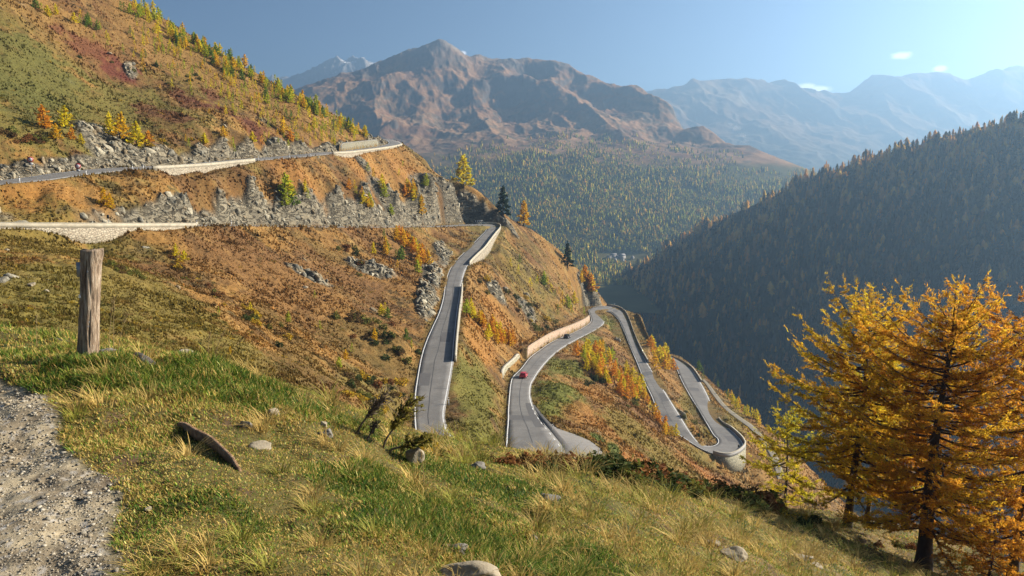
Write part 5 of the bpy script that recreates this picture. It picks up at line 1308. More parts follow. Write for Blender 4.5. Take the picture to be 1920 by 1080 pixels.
# tall dry stalks
def stalk(u, v_, hpx, lean, label):
    p = hit([u], [v_])[0]; D = vdepth(p); H = hpx * D / FPX
    mb = MB(); k = np.linspace(0, 1, 7)[:, None]
    pts = np.array([0, 0, -.03]) + k * [0, 0, H] + k ** 2 * np.array([lean * H, 0.1 * H, 0]); mb.tube(pts, np.linspace(.005, .0022, 7) * (D / 8), 4, c=(.42, .31, .14))
    for j in range(16):
        b = pts[-1] + (pts[-2] - pts[-1]) * rf.uniform(0, 1.4); d = np.array([rf.normal(0, .3), rf.normal(0, .3), 1]) * H * .09
        mb.tube([b, b + d * .6, b + d], [.002 * D / 8, .0035 * D / 8, .001], 3, c=(.44, .33, .16))
    o = mb.build('grass_stalk', M_GRASS); o.location = [float(a) for a in p]
    tag(o, label, 'dry stalk')
for u, v_, h_, l_, lab in [(205, 672, 105, .08, 'tall dry grass stalk just right of the wooden post'), (214, 676, 120, .02, 'taller of the dry stalks beside the wooden post'), (222, 674, 88, .2, 'short leaning dry stalk right of the wooden post'), (69, 652, 60, .0, 'thin dry stalk left of the wooden post'), (402, 684, 70, .32, 'dry stalk leaning right on the crest beyond the log stump'),
                            (428, 690, 60, .5, 'strongly bent dry stalk on the crest'), (390, 676, 50, .08, 'short upright dry stalk on the crest'), (796, 912, 70, -.1, 'thin dry stalk below the round boulder'), (1020, 870, 30, .05, 'dry flower stalk before the dark crest shrubs')]:
    stalk(u, v_, h_, l_, lab)

# gravel on the path: one mass of little stones
def rock_mesh(rnd, sub=2, rough=0.25, flat=0.7):
    import bmesh
    bm = bmesh.new(); bmesh.ops.create_icosphere(bm, subdivisions=sub, radius=0.5)
    v = np.array([a.co[:] for a in bm.verts]); f = np.array([[a.index for a in fc.verts] for fc in bm.faces]); bm.free()
    for _ in range(9):                                              # chop flats
        d = rnd.normal(size=3); d /= np.linalg.norm(d); k = rnd.uniform(0.24, 0.42); h = v @ d - k
        v = v - np.maximum(h, 0)[:, None] * d[None]
    v = v * (1 + rough * (fbm(v[:, 0] * 3 + rnd.uniform(0, 99), v[:, 1] * 3 + v[:, 2] * 2, 1.0, 3, int(rnd.integers(0, 999))))[:, None]) * [1.15, .9, flat]
    return v, f
PEB = [rock_mesh(np.random.default_rng(k), 1, .15, .65) for k in range(10)]
n = 60000
x, y, z, R_ = near_samples(n, 3.0, 13.5, -40, -16)
pk = lookup(PATH, x, y); cl = fbm(x, y, 0.7, 3, 91)
ok_ = (rf.random(n) < pk * smooth(-0.35, 0.3, cl + 0.1)) | ((pk > 0.02) & (rf.random(n) < .10))
x, y, z, R_ = x[ok_], y[ok_], z[ok_], R_[ok_]; n = len(x)
sz = np.exp(rf.normal(np.log(0.011), 0.55, n)) * np.clip(R_ / 6, .8, 1.6); sz = np.minimum(sz, .06)
V, F, Cc, k0 = [], [], [], 0
an = rf.uniform(0, 6.28, n); pk_ = rf.integers(0, 10, n)
base_c = np.array([[0.34, 0.30, 0.23], [0.22, 0.195, 0.155], [0.43, 0.39, 0.31], [0.30, 0.245, 0.165]])[rf.integers(0, 4, n)] * rf.uniform(.75, 1.2, (n, 1))
for k in range(10):
    m_ = pk_ == k; v0, f0 = PEB[k]; nn = m_.sum()
    ca, sa = np.cos(an[m_])[:, None], np.sin(an[m_])[:, None]; s_ = sz[m_][:, None]
    vv = np.stack([(v0[None, :, 0] * ca - v0[None, :, 1] * sa) * s_ + x[m_][:, None], (v0[None, :, 0] * sa + v0[None, :, 1] * ca) * s_ + y[m_][:, None], v0[None, :, 2] * s_ + z[m_][:, None] + .12 * s_], -1)
    V.append(vv.reshape(-1, 3)); F.append((f0[None] + (np.arange(nn) * len(v0))[:, None, None] + k0).reshape(-1, 3)); k0 += nn * len(v0); Cc.append(np.repeat(base_c[m_], len(v0), 0))
M_STONES = mat_col('pebble_stone', 0.9, 60, 0.2, 0.3, .005)
tag(mesh_np('gravel', np.concatenate(V), np.concatenate(F), M_STONES, np.concatenate(Cc)), 'loose grey gravel stones on the path', 'gravel', kind='stuff')
# single stones
M_ROCK = mat_plain('lichen_rock', (0.30, 0.25, 0.17), 0.95, var=0.4, scale=7, bump=0.7)
M_ROCK2 = mat_plain('dark_rock', (0.17, 0.155, 0.13), 0.95, var=0.45, scale=9, bump=0.7)
def stone(u, v_, wpx, hpx, seed, label, mat=None, rz=0.0, sink=.25, name='rock', rough=.25, depth=0.8):
    p = hit([u], [v_])[0]; D = vdepth(p); w, h = wpx * D / FPX, hpx * D / FPX
    v0, f0 = rock_mesh(np.random.default_rng(seed), 4, rough, 1.0); e = v0.max(0) - v0.min(0); v0 = v0 / e * [w, w * depth, h]
    o = mesh_np(name, v0, f0, mat or M_ROCK, None, True); o.location = (float(p[0]), float(p[1]), float(p[2]) + h * (.5 - sink)); o.rotation_euler = (0, 0, rz - math.atan2(p[0], p[1]))
    return tag(o, label, 'rock')
stone(773, 866, 36, 36, 4, 'rounded pale boulder on the crest below the steep straight', sink=.2)
stone(880, 1088, 118, 40, 7, 'large pale slab at the bottom edge of the near slope', sink=.3, depth=.5)
stone(1376, 1046, 52, 24, 9, 'flat cream stone in the grass left of the larches', sink=.25)
stone(1338, 1022, 30, 12, 10, 'small stone just above the flat cream stone', sink=.3)
stone(1505, 1048, 42, 13, 12, 'thin pale stone before the larch trunks', sink=.35)
stone(1528, 1062, 30, 10, 13, 'thin pale stone lower right of its twin before the larch trunks', sink=.35)
stone(490, 842, 46, 22, 14, 'grey lichen-covered stone right of the old plank', sink=.4)
stone(460, 800, 28, 18, 15, 'brown earthy rock above the plank end', M_ROCK2, sink=.35)
stone(512, 778, 22, 18, 16, 'small tan boulder upslope of the plank', sink=.3)
stone(615, 818, 30, 18, 17, 'rough crumbly rock below the bare dead branches', M_ROCK2, sink=.35, rough=.5)
stone(608, 800, 14, 12, 18, 'pale stone standing on the crumbly rock', sink=.2)
stone(342, 668, 36, 18, 19, 'low tan stone on the crest right of the log stump', sink=.3)
stone(200, 662, 32, 13, 20, 'flat brown stone at the foot of the wooden post', M_ROCK2, sink=.3)
stone(893, 878, 36, 16, 21, 'reddish flat stone on the crest near the lay-by', M_ROCK2, sink=.3)
stone(1000, 1012, 18, 14, 22, 'small grey stone in the straw grass mid slope', sink=.3)
stone(278, 958, 14, 12, 23, 'small white stone at the grassy border of the path', sink=.25)
stone(1030, 935, 40, 16, 24, 'low brown stone among the straw tussocks', M_ROCK2, sink=.4)
stone(855, 1035, 60, 24, 25, 'broken grey rock above the large pale slab', M_ROCK2, sink=.45, rough=.5)
# stones and slabs on the far slopes
def far_stone(u, v_, w, h, seed, label): stone(u, v_, w, h, seed, label, sink=.3)
for k, (u, v_, w, h, lab) in enumerate([(88, 548, 10, 8, 'white stone on the green slope left of the post'), (60, 535, 14, 8, 'grey stone on the green slope near the white one'), (12, 470, 12, 6, 'flat grey stone at the edge of the green slope'), (570, 540, 14, 6, 'grey slab in the brown face'), (240, 128, 14, 18, 'pale crag in the red patch of the upper slope'),
                                         (205, 102, 10, 6, 'small pale crag above the red patch'), (712, 500, 16, 8, 'grey block in the stony rib'), (985, 555, 18, 10, 'grey block on the slope right of the straight'), (1158, 640, 12, 12, 'pile of grey blocks inside the middle hairpin'), (948, 545, 14, 10, 'grey crag on the slope right of the hairpin wall'), (420, 238, 12, 7, 'pale boulder above the upper road')]): far_stone(u, v_, w, h, 40 + k, lab)

# ------------------------------------------------------------------ wooden post
def mat_wood(name, c1, c2, c3, zs=0.12, scale=26):
    m, nt, b = new_mat(name); b.inputs['Roughness'].default_value = 0.9
    tc = nt.nodes.new('ShaderNodeTexCoord'); mp = nt.nodes.new('ShaderNodeMapping'); mp.inputs['Scale'].default_value = (1, 1, zs)
    nt.links.new(tc.outputs['Object'], mp.inputs['Vector'])
    n1 = nt.nodes.new('ShaderNodeTexNoise'); n1.inputs['Scale'].default_value = scale; n1.inputs['Detail'].default_value = 7; n1.inputs['Roughness'].default_value = .7
    nt.links.new(mp.outputs['Vector'], n1.inputs['Vector'])
    n2 = nt.nodes.new('ShaderNodeTexNoise'); n2.inputs['Scale'].default_value = 5; n2.inputs['Detail'].default_value = 4; nt.links.new(tc.outputs['Object'], n2.inputs['Vector'])
    r = nt.nodes.new('ShaderNodeValToRGB'); e = r.color_ramp.elements; c1, c2, c3 = (tuple(k_ * ALB for k_ in c_) for c_ in (c1, c2, c3)); e[0].position = .3; e[0].color = (*c1, 1); e[1].position = .72; e[1].color = (*c3, 1); x_ = e.new(.48); x_.color = (*c2, 1)
    nt.links.new(n1.outputs['Fac'], r.inputs['Fac'])
    mx = nt.nodes.new('ShaderNodeMixRGB'); mx.blend_type = 'OVERLAY'; mx.inputs['Fac'].default_value = .45; nt.links.new(r.outputs['Color'], mx.inputs['Color1']); nt.links.new(n2.outputs['Fac'], mx.inputs['Color2'])
    nt.links.new(mx.outputs['Color'], b.inputs['Base Color'])
    bp = nt.nodes.new('ShaderNodeBump'); bp.inputs['Strength'].default_value = 1.0; bp.inputs['Distance'].default_value = .06; nt.links.new(n1.outputs['Fac'], bp.inputs['Height']); nt.links.new(bp.outputs['Normal'], b.inputs['Normal'])
    return m
M_WOODP = mat_wood('weathered_wood', (0.03, 0.02, 0.014), (0.32, 0.225, 0.145), (0.70, 0.58, 0.44))
pb_ = hit([165], [671])[0]; Dp = vdepth(pb_); Hp = 203 * Dp / FPX; r0_ = 18.3 * Dp / FPX
na_, nz_ = 96, 120
th = np.linspace(0, 2 * pi, na_ + 1)[:-1]; zz_ = np.linspace(-.15, Hp, nz_)
TT, ZZ = np.meshgrid(th, zz_); tt = np.clip(ZZ / Hp, 0, 1)
rad = r0_ * (1.04 - .12 * np.sin(tt * 2.9) + .10 * smooth(.86, .97, tt) * np.clip(np.cos(TT - .2), 0, 1))
rad *= 1 + .055 * fbm(np.cos(TT) * 2, ZZ * 1.6 + np.sin(TT) * 3, .5, 3, 201) + .03 * fbm(TT * 6, ZZ * 3, 1.0, 3, 202)
for a0, z0, z1, dp, wd_ in ((4.35, .42, .97, .34, .10), (4.75, .55, .92, .18, .06), (4.1, .05, .5, .10, .05), (5.3, .1, .45, .14, .06), (3.7, .3, .8, .1, .05), (5.9, .2, .9, .08, .05), (4.55, .0, .22, .22, .09)):
    wob_ = a0 + .10 * fbm(ZZ * 3, ZZ * 0 + a0, 1.0, 2, 203); da = np.abs((TT - wob_ + pi) % (2 * pi) - pi)
    rad -= r0_ * dp * np.exp(-(da / wd_) ** 2) * smooth(z0 - .05, z0 + .05, tt) * smooth(z1 + .03, z1 - .05, tt)
lean_ = .10
X_ = rad * np.cos(TT) + lean_ * ZZ; Y_ = rad * np.sin(TT); ZZ2 = ZZ + np.where(tt > .985, .02 * fbm(TT * 2, TT, .6, 3, 204), 0)
pv = np.stack([X_, Y_, ZZ2], -1).reshape(-1, 3)
i = np.arange(nz_ - 1)[:, None] * na_; j = np.arange(na_)[None]
pq = np.stack([i + j, i + (j + 1) % na_, i + na_ + (j + 1) % na_, i + na_ + j], -1).reshape(-1, 4)
top_c = np.array([[lean_ * Hp, 0, Hp - .012]]); k = np.arange(na_); tb = (nz_ - 1) * na_
post = empty('wooden_post', pb_); tag(post, 'thick weathered wooden post leaning slightly, standing beside the gravel path', 'post')
mesh_np('timber', np.concatenate([pv, top_c]), [pq, np.stack([tb + k, tb + (k + 1) % na_, np.full(na_, len(pv))], 1)], M_WOODP, None, True, post)
mb = MB(); hx = .5 * Hp; pl = np.array([-r0_ * 1.12 + lean_ * Hp * .85, .06, Hp * .815]); mb.box(pl[0] - .02, pl[1], pl[2], .12, .012, .20); mb.build('sign_plate', mat_plain('plate_metal', (.34, .35, .36), .4, .5), post)
def ring_at(ang, zf, R1, R2, mat, nm):
    rr_ = r0_ * .97; c = np.array([rr_ * cos(ang) + lean_ * Hp * zf, rr_ * sin(ang), Hp * zf]); nrm = np.array([cos(ang), sin(ang), 0]); tx = np.array([-sin(ang), cos(ang), 0])
    mb = MB(); a = np.linspace(0, 2 * pi, 17); pts = [c + nrm * .02 + tx * R1 * cos(t_) + np.array([0, 0, R1 * sin(t_)]) for t_ in a]; mb.tube(pts, R2, 6, cap=False); mb.build(nm, mat, post)
ring_at(4.25, .585, .018, .006, M_WHITE, 'eyelet'); ring_at(4.95, .81, .008, .004, M_STEEL, 'nail'); ring_at(5.15, .31, .008, .004, M_STEEL, 'nail'); ring_at(5.2, .35, .007, .004, M_STEEL, 'nail')
# fallen wood
M_OLDW = mat_wood('old_brown_wood', (0.15, 0.08, 0.04), (0.36, 0.21, 0.11), (0.55, 0.40, 0.25), .5, 14)
M_CHAR = mat_wood('dark_rotten_wood', (0.018, 0.014, 0.012), (0.07, 0.055, 0.042), (0.24, 0.21, 0.18), .4, 18)
def plank(uv, w, tip, name, label, mat, upr=.9):
    pts = hit([a[0] for a in uv], [a[1] for a in uv]); c = pts[len(pts) // 2]; q_ = catmull(pts - c, .04); n = len(q_)
    T = np.gradient(q_, axis=0); T /= np.linalg.norm(T, axis=1, keepdims=True); up = np.array([0, -.35, upr]); up /= np.linalg.norm(up); S_ = np.cross(T, up)
    prof = np.interp(np.linspace(0, 1, n), [0, .12, .5, .9, 1], tip); jag = 1 + .10 * fbm(np.arange(n) * .13, np.zeros(n), 1.0, 3, 211)
    hgt = (w * prof * jag)[:, None]; th_ = .022
    ring = np.stack([q_ - S_ * th_ - [0, 0, .03], q_ - S_ * th_ * .7 + up * hgt, q_ + S_ * th_ * .7 + up * hgt * .96, q_ + S_ * th_ - [0, 0, .03]], 1)
    v_, q2, t2 = loft(ring); o = mesh_np(name, v_, [q2, t2], mat); o.location = [float(a) for a in c]; tag(o, label, 'plank')
plank([(336, 798), (362, 815), (392, 833), (420, 855), (450, 884)], .125, [.35, .75, 1.0, .75, .15], 'plank', 'old curved brown plank stuck on edge in the near grass', M_OLDW)
def log(uv, r, name, label, mat):
    pts = hit([a[0] for a in uv], [a[1] for a in uv]) + [0, 0, r * .5]; c = pts.mean(0); q_ = catmull(pts - c, .03); n = len(q_)
    rad = r * (1 + .18 * fbm(np.arange(n) * .2, np.ones(n), 1.0, 3, 221)) * np.interp(np.linspace(0, 1, n), [0, .15, .8, 1], [.6, 1, 1.05, .75])
    mb = MB(); mb.tube(q_, rad, 14); v_ = mb.v[0]; v_ += .15 * r * np.stack([fbm(v_[:, 0] * 9, v_[:, 2] * 9 + k_, 1.0, 3, 222 + k_) for k_ in range(3)], 1)
    o = mb.build(name, mat, None, True); o.location = [float(a) for a in c]; tag(o, label, 'log')
log([(256, 674), (266, 680), (278, 688), (290, 692)], .075, 'log', 'short dark rotten log lying right of the wooden post', M_CHAR)
log([(100, 637), (115, 640), (135, 646), (146, 649)], .03, 'log', 'thin dark fallen branch lying left of the wooden post', M_CHAR)

# ------------------------------------------------------------------ big larches on the right
def big_larch(name, label, u, v_, D, hpx, spread, c_main, c_alt, seed, nbranch=95, lean=0.04, leaders=1, tr=0.020, low=0.13, dens=1.0, squash=1.0):
    r = np.random.default_rng(seed); p = P(u, v_, D); p[2] = float(lookup(GZ, p[0], p[1])); H = hpx * D / FPX
    root = empty(name, p); tag(root, label, 'tree')
    # trunk
    k = np.linspace(0, 1, 22); tx = lean * H * k + .10 * np.sin(k * 5 + seed) * k; ty = .08 * np.sin(k * 4 + 2 * seed)
    tp = np.stack([tx, ty, k * H - .1 * (k == 0)], 1); trad = tr * H * (1 - k) ** .85 + .012 + .35 * tr * H * np.exp(-k * 22)
    mb = MB(); mb.tube(tp, trad, 12); tv = mb.v[0]; tv += (.08 * tr * H * np.stack([fbm(tv[:, 0] * 14 + tv[:, 2] * 2, tv[:, 1] * 14, 1.0, 3, 231 + q_) for q_ in range(3)], 1))
    mb.build('trunk', M_BARK, root, True)
    BR = MB(); LC, LD = [], []
    def at_trunk(t): return np.array([np.interp(t, k, tx), np.interp(t, k, ty), t * H])
    def twig(a, b, rad, tufts):
        BR.tube([a, (a + b) / 2 + [0, 0, .01], b], [rad, rad * .7, rad * .35], 3, c=(.055, .036, .024), cap=False)
        t_ = r.uniform(.05, 1.05, tufts); d = (b - a)
        LC.append(a + t_[:, None] * d + r.normal(0, .025, (tufts, 3))); LD.append(np.tile(d / (np.linalg.norm(d) + 1e-9), (tufts, 1)))
    for bI in range(nbranch):
        t = low + (1 - low) * ((bI + r.random()) / nbranch) ** .95
        if t > .985: continue
        L = spread * H * np.interp(t, [0, .12, .3, .6, .85, 1.0], [.5, .75, 1.0, .98, .74, .30]) * r.uniform(.6, 1.18)
        a = bI * 2.399 + r.normal(0, .5); o = at_trunk(t)
        el0 = np.interp(t, [0, .4, .8, 1], [-.22, .02, .34, .85]) + r.normal(0, .15)
        m = 9; s_ = np.linspace(0, 1, m)[:, None]; dirh = np.array([cos(a), sin(a) * squash, 0])
        wig = np.cumsum(r.normal(0, .035, (m, 3)), 0) * L * .35
        pts = o + s_ * L * dirh * cos(el0) + np.array([0, 0, 1.0]) * (s_ * L * sin(el0) - .20 * L * s_ * (1 - s_) * 1.6 + .12 * L * s_ ** 3) + wig * s_
        BR.tube(pts, np.linspace(.012 + .010 * L, .004, m), 5, c=(.05, .034, .024), cap=False)
        nt_ = int(np.clip(L / .095, 6, 40) * dens)
        for j in range(nt_):
            f = r.uniform(.14, 1.0); q_ = np.array([np.interp(f, s_[:, 0], pts[:, c_]) for c_ in range(3)])
            side = 1 if j % 2 else -1; ta = a + side * r.uniform(.35, 1.25); tl = (.16 + .34 * L * .33 * (1.15 - f)) * r.uniform(.6, 1.4)
            b = q_ + tl * np.array([cos(ta), sin(ta), r.normal(.12, .30)])
            twig(q_, b, .0045, int(np.clip(tl / .0115, 12, 56)))
        twig(pts[-2], pts[-1] + (pts[-1] - pts[-2]) * .7, .004, 16)
    C_ = np.concatenate(LC); D_ = np.concatenate(LD)
    v, q = cards(C_, r.uniform(.050, .098, len(C_)), r, .25, 1.5, D_, .17)
    mixn = smooth(-.3, .4, fbm(C_[:, 0] + C_[:, 2] * .3, C_[:, 1] + C_[:, 2], 1.4, 3, 241 + seed) + .25 * r.normal(size=len(C_)))
    lc = (np.asarray(c_main)[None] * (1 - mixn[:, None]) + np.asarray(c_alt)[None] * mixn[:, None]) * r.uniform(.65, 1.3, (len(C_), 1))
    mbl = MB(); mbl.add(v, q, c=np.clip(np.repeat(lc, 4, 0), 0, .9)); mbl.build('crown', M_NEEDLE, root)
    BR.build('branches', M_TWIG, root)
    return root
M_TWIG = mat_plain('dark_twigs', (0.085, 0.055, 0.035), 0.9, var=.3, scale=20)
M_NEEDLE = mat_col('autumn_needles', 0.7, 1, 0, 0, 1, 0.6, 0.1)
OR_, GO_, YE_, LI_ = (0.86, 0.40, 0.04), (0.88, 0.54, 0.04), (0.84, 0.62, 0.04), (0.50, 0.50, 0.04)
big_larch('larch_tree', 'biggest orange larch with a thick dark trunk at the lower edge of the grass slope', 1730, 1066, 24, 505, .42, OR_, GO_, 3, 155, .045, tr=.026, low=.15)
big_larch('larch_tree', 'golden larch with a slender leaning trunk, second from the thickest trunk', 1586, 1008, 27, 425, .42, (0.88, 0.48, 0.04), YE_, 5, 125, .06, tr=.017, low=.17)
big_larch('larch_tree', 'thin yellow-green larch close behind the slender leaning trunk', 1622, 1014, 28.5, 320, .33, YE_, LI_, 8, 60, .05, tr=.012, low=.2)
big_larch('larch_tree', 'orange larch cut by the photo edge beside the thickest trunk', 1900, 1045, 24, 540, .43, OR_, OR_, 11, 80, .05, tr=.017, low=.12)
big_larch('larch_tree', 'bright yellow young larch peeping out left of the golden larch', 1472, 962, 31, 190, .42, YE_, LI_, 13, 46, .0, tr=.014, low=.08)
big_larch('larch_tree', 'short orange larch at the bottom corner under the larch cut by the photo edge', 1850, 1130, 22, 150, .5, OR_, GO_, 17, 40, .0, tr=.014, low=.08)

# ------------------------------------------------------------------ dead bush on the crest, crest shrubs
M_DEAD = mat_plain('dead_twigs', (0.13, 0.095, 0.065), 0.9, var=.4, scale=15)
def dead_bush(uv0, tip, seed, label, green=0.0):
    r = np.random.default_rng(seed); p = hit([uv0[0]], [uv0[1]])[0]; D = np.hypot(p[0], p[1]); e = P(tip[0], tip[1], p[1] * 1.01) - p
    root = empty('dead_bush', p); tag(root, label, 'dead bush'); mb = MB(); pts = []
    n = 9; s_ = np.linspace(0, 1, n)[:, None]; main = s_ * e + np.cumsum(r.normal(0, .03, (n, 3)), 0) * .5 * np.linalg.norm(e) * s_ + [0, 0, -.05] * (s_ == 0)
    mb.tube(main, np.linspace(.016, .005, n), 6); LC, LD = [], []
    for j in range(70):
        f = r.uniform(.35, 1); b = np.array([np.interp(f, s_[:, 0], main[:, c]) for c in range(3)])
        d = e / np.linalg.norm(e) * r.uniform(.3, 1) + np.array([r.normal(.25, .35), r.normal(0, .4), r.normal(.1, .35)]); L = np.linalg.norm(e) * .28 * r.uniform(.5, 1.3)
        q_ = b + d / np.linalg.norm(d) * L; mb.tube([b, (b + q_) / 2 + r.normal(0, .02, 3), q_], [.005, .004, .002], 4)
        for _ in range(3):
            g = r.uniform(.3, 1); bb = b + (q_ - b) * g; q2 = bb + (d / np.linalg.norm(d) + r.normal(0, .5, 3)) * L * .3; mb.tube([bb, q2], [.004, .002], 3)
            LC.append(bb + (q2 - bb) * r.uniform(0, 1, (5, 1))); LD.append(np.tile(d, (5, 1)))
    mb.build('branches', M_DEAD, root)
    if green:
        C_ = np.concatenate(LC); v, q = cards(C_, r.uniform(.02, .05, len(C_)), r, 0, 1.6, np.concatenate(LD)); m2 = MB(); m2.add(v, q, c=np.array([.34, .29, .06]) * np.repeat(r.uniform(.5, 1.3, (len(C_), 1)), 4, 0)); m2.build('needles', M_LEAF, root)
dead_bush((668, 812), (712, 738), 3, 'bare dark dead branch with a forked top on the crest', 0)
dead_bush((688, 826), (704, 794), 4, 'short bare dead twig between the two dead bushes', 0)
dead_bush((716, 838), (768, 752), 5, 'half-dead bush with sparse needles in front of the steep straight', 1)
dead_bush((726, 845), (790, 826), 6, 'low sprawling dead branches by the round boulder', .5)
thicket(34, (955, 872), (1120, 878), 7, 36, 60, ['darkgreen', 'russet', 'brown'], 'in the dark band along the crest below the lay-by', 8)
thicket(40, (1120, 880), (1250, 908), 8, 44, 72, ['darkgreen', 'russet', 'olive'], 'in the dark band of the crest under the orange slope', 8)
thicket(34, (1250, 905), (1440, 944), 9, 40, 70, ['darkgreen', 'olive', 'russet', 'brown'], 'along the crest towards the larches', 8)
thicket(12, (780, 842), (850, 848), 5, 18, 34, ['ochre', 'olive', 'russet'], 'in front of the foot of the steep straight', 8)
thicket(12, (860, 852), (950, 862), 5, 10, 18, ['russet', 'brown', 'olive'], 'low on the crest between the two roads', 8)
thicket(18, (1450, 960), (1540, 985), 9, 18, 34, ['olive', 'ochre', 'darkgreen'], 'around the feet of the golden larch', 8)
thicket(12, (1660, 1010), (1880, 1062), 10, 16, 30, ['olive', 'russet', 'ochre'], 'on the grass edge behind the thick trunk', 8)
# ------------------------------------------------------------------ far mountains
class Far:
    """a mountain as a height field on a polar grid, shaped through sighted points"""
    def __init__(s, pts, u0, u1, d0, d1, na, nr, noise, extra=(), c=60.0):
        C_ = np.array([P(u, v, D) for u, v, D in pts] + [np.array(e, float) for e in extra])
        fit = rbf_fit(C_ / 1.0, 0.5, c)
        s.az = np.linspace(atan((u0 - 960) / FPX), atan((u1 - 960) / FPX), na)
        s.rr = np.exp(np.linspace(np.log(d0), np.log(d1), nr))
        s.X, s.Y = s.rr[:, None] * np.sin(s.az)[None], s.rr[:, None] * np.cos(s.az)[None]
        k = 4
        zc = rbf_eval(fit, s.X[::k, ::k], s.Y[::k, ::k])
        fi, fj = np.arange(nr) / k, np.arange(na) / k
        i = np.clip(fi.astype(int), 0, zc.shape[0] - 2); j = np.clip(fj.astype(int), 0, zc.shape[1] - 2)
        ti, tj = (fi - i)[:, None], (fj - j)[None]
        s.base = (zc[i][:, j] * (1 - ti) + zc[i + 1][:, j] * ti) * (1 - tj) + (zc[i][:, j + 1] * (1 - ti) + zc[i + 1][:, j + 1] * ti) * tj
        s.Z = s.base + noise(s.X, s.Y, s.base)
        gr_ = np.gradient(s.Z, axis=0) / np.gradient(s.rr)[:, None]
        ga_ = np.gradient(s.Z, axis=1) / (s.rr[:, None] * (s.az[1] - s.az[0]))
        s.steep = np.hypot(gr_, ga_)
    def mesh(s, name, mat, col):
        v = np.stack([s.X, s.Y, s.Z], -1).reshape(-1, 3)
        return mesh_np(name, v, grid_faces(*s.X.shape), mat, col.reshape(-1, 3), True)
    def hit(s, u, v):
        u, v = np.asarray(u, float), np.asarray(v, float)
        d = P(u, v, 1.0); a = np.arctan2(d[:, 0], d[:, 1]); sl = d[:, 2] / np.hypot(d[:, 0], d[:, 1])
        fj = (a - s.az[0]) / (s.az[1] - s.az[0]); ok = (fj >= 0) & (fj < len(s.az) - 1.01)
        j = np.clip(fj.astype(int), 0, len(s.az) - 2); tj = np.clip(fj - j, 0, 1)
        col = s.Z[:, j] * (1 - tj) + s.Z[:, j + 1] * tj
        below = s.rr[:, None] * sl[None] <= col
        i = np.argmax(below, 0); ok &= below[i, np.arange(len(u))] & (i > 0)
        r = s.rr[i]
        return np.stack([r * np.sin(a), r * np.cos(a), col[i, np.arange(len(u))]], 1), ok

def mat_far(name, scale):
    return mat_col(name, 1.0, scale, 0.28, 0.0, 1.0, 0.0, 0.0)

# --- the brown mountain across the valley
MAIN = [(480, 240, 3384), (540, 205, 3312), (565, 178, 3283), (600, 163, 3240), (640, 147, 3204), (672, 134, 3190), (700, 119, 3182), (735, 102, 3190), (760, 95, 3197), (785, 90, 3197), (805, 80, 3197), (825, 72, 3204), (845, 85, 3204), (865, 97, 3197), (880, 106, 3197), (897, 98, 3182), (905, 106, 3168),
        (925, 108, 3182), (960, 107, 3168), (985, 108, 3154), (1010, 112, 3125), (1040, 116, 3082), (1075, 124, 3060), (1110, 134, 3010), (1160, 150, 2938), (1210, 172, 2844), (1260, 203, 2722), (1330, 237, 2520), (1400, 270, 2304), (1450, 293, 2160), (1500, 314, 2016), (1540, 332, 1944),
        # buttress under the peak, its foot, the spurs
        (660, 165, 2916), (640, 200, 2772), (700, 160, 3010), (725, 150, 2988), (760, 130, 3096), (800, 125, 3067), (850, 120, 3082), (740, 200, 2794), (800, 180, 2880), (860, 170, 2938), (905, 150, 3024), (700, 250, 2556), (640, 260, 2520), (760, 250, 2520), (730, 225, 2563), (820, 215, 2736), (880, 215, 2772),
        (900, 240, 2563), (945, 140, 2990), (985, 150, 2960), (1000, 180, 3010), (960, 200, 2866), (1030, 150, 2966), (1036, 175, 2851), (1045, 200, 2736), (1075, 165, 2938), (1120, 180, 2822), (1080, 215, 2621), (1000, 215, 2736), (960, 235, 2563), (1100, 235, 2462), (1160, 200, 2736), (1170, 215, 2621), (1200, 240, 2462), (1250, 228, 2606), (1260, 250, 2448),
        (1320, 265, 2326), (1320, 285, 2196), (1400, 300, 2088), (1440, 330, 1930), (1250, 280, 2218),
        (700, 300, 2290), (800, 290, 2268), (840, 270, 2347), (860, 300, 2189), (900, 300, 2131), (1000, 300, 2124), (1100, 300, 2088), (1200, 300, 2088), (850, 350, 2002), (950, 350, 1944), (1050, 350, 1908), (1150, 350, 1901), (1250, 350, 1886), (1350, 340, 1901), (1450, 360, 1786),
        (950, 400, 1786), (1050, 400, 1750), (1150, 400, 1728), (1250, 400, 1714), (1350, 400, 1699), (1000, 440, 1656), (1100, 440, 1627), (1200, 440, 1606), (1300, 430, 1613), (1080, 478, 1541), (1160, 476, 1548), (1230, 470, 1541), (1080, 500, 1454), (1160, 498, 1462), (1250, 500, 1433), (1120, 535, 1282), (1200, 540, 1238)]
def main_noise(x, y, z):
    hi = smooth(45, 300, z)
    g = ridged(x + 0.25 * y, y * 0.45, 375, 5, 101) - 0.42
    low = fbm(x, y, 300, 4, 102)
    rough = fbm(x, y, 65, 4, 105)
    return (62 * (g - 0.05) * hi + 21 * low * (0.3 + 0.7 * hi) + 17 * rough * hi) * smooth(1080, 1580, y) * (1 - 0.5 * smooth(2900, 3120, np.hypot(x, y))) + 11 * (ridged(x + y * .3, y - z * .5, 70, 4, 107) - 0.4) * smooth(330, 520, z)
far_behind = [P(u, v, D) + np.array([0, 500, -240]) for u, v, D in MAIN[:30]]
mt = Far(MAIN, 440, 1640, 1080, 4000, 900, 620, main_noise, far_behind + [(-1080, 2160, 70), (-650, 1730, -90), (0, 1000, -165), (650, 1080, -170), (1000, 1440, -130)], 22.0)
hz_ = mt.Z
n_a, n_b, n_c = fbm(mt.X, mt.Y, 360, 4, 111), fbm(mt.X, mt.Y, 95, 4, 112), fbm(mt.X, mt.Y, 29, 3, 113)
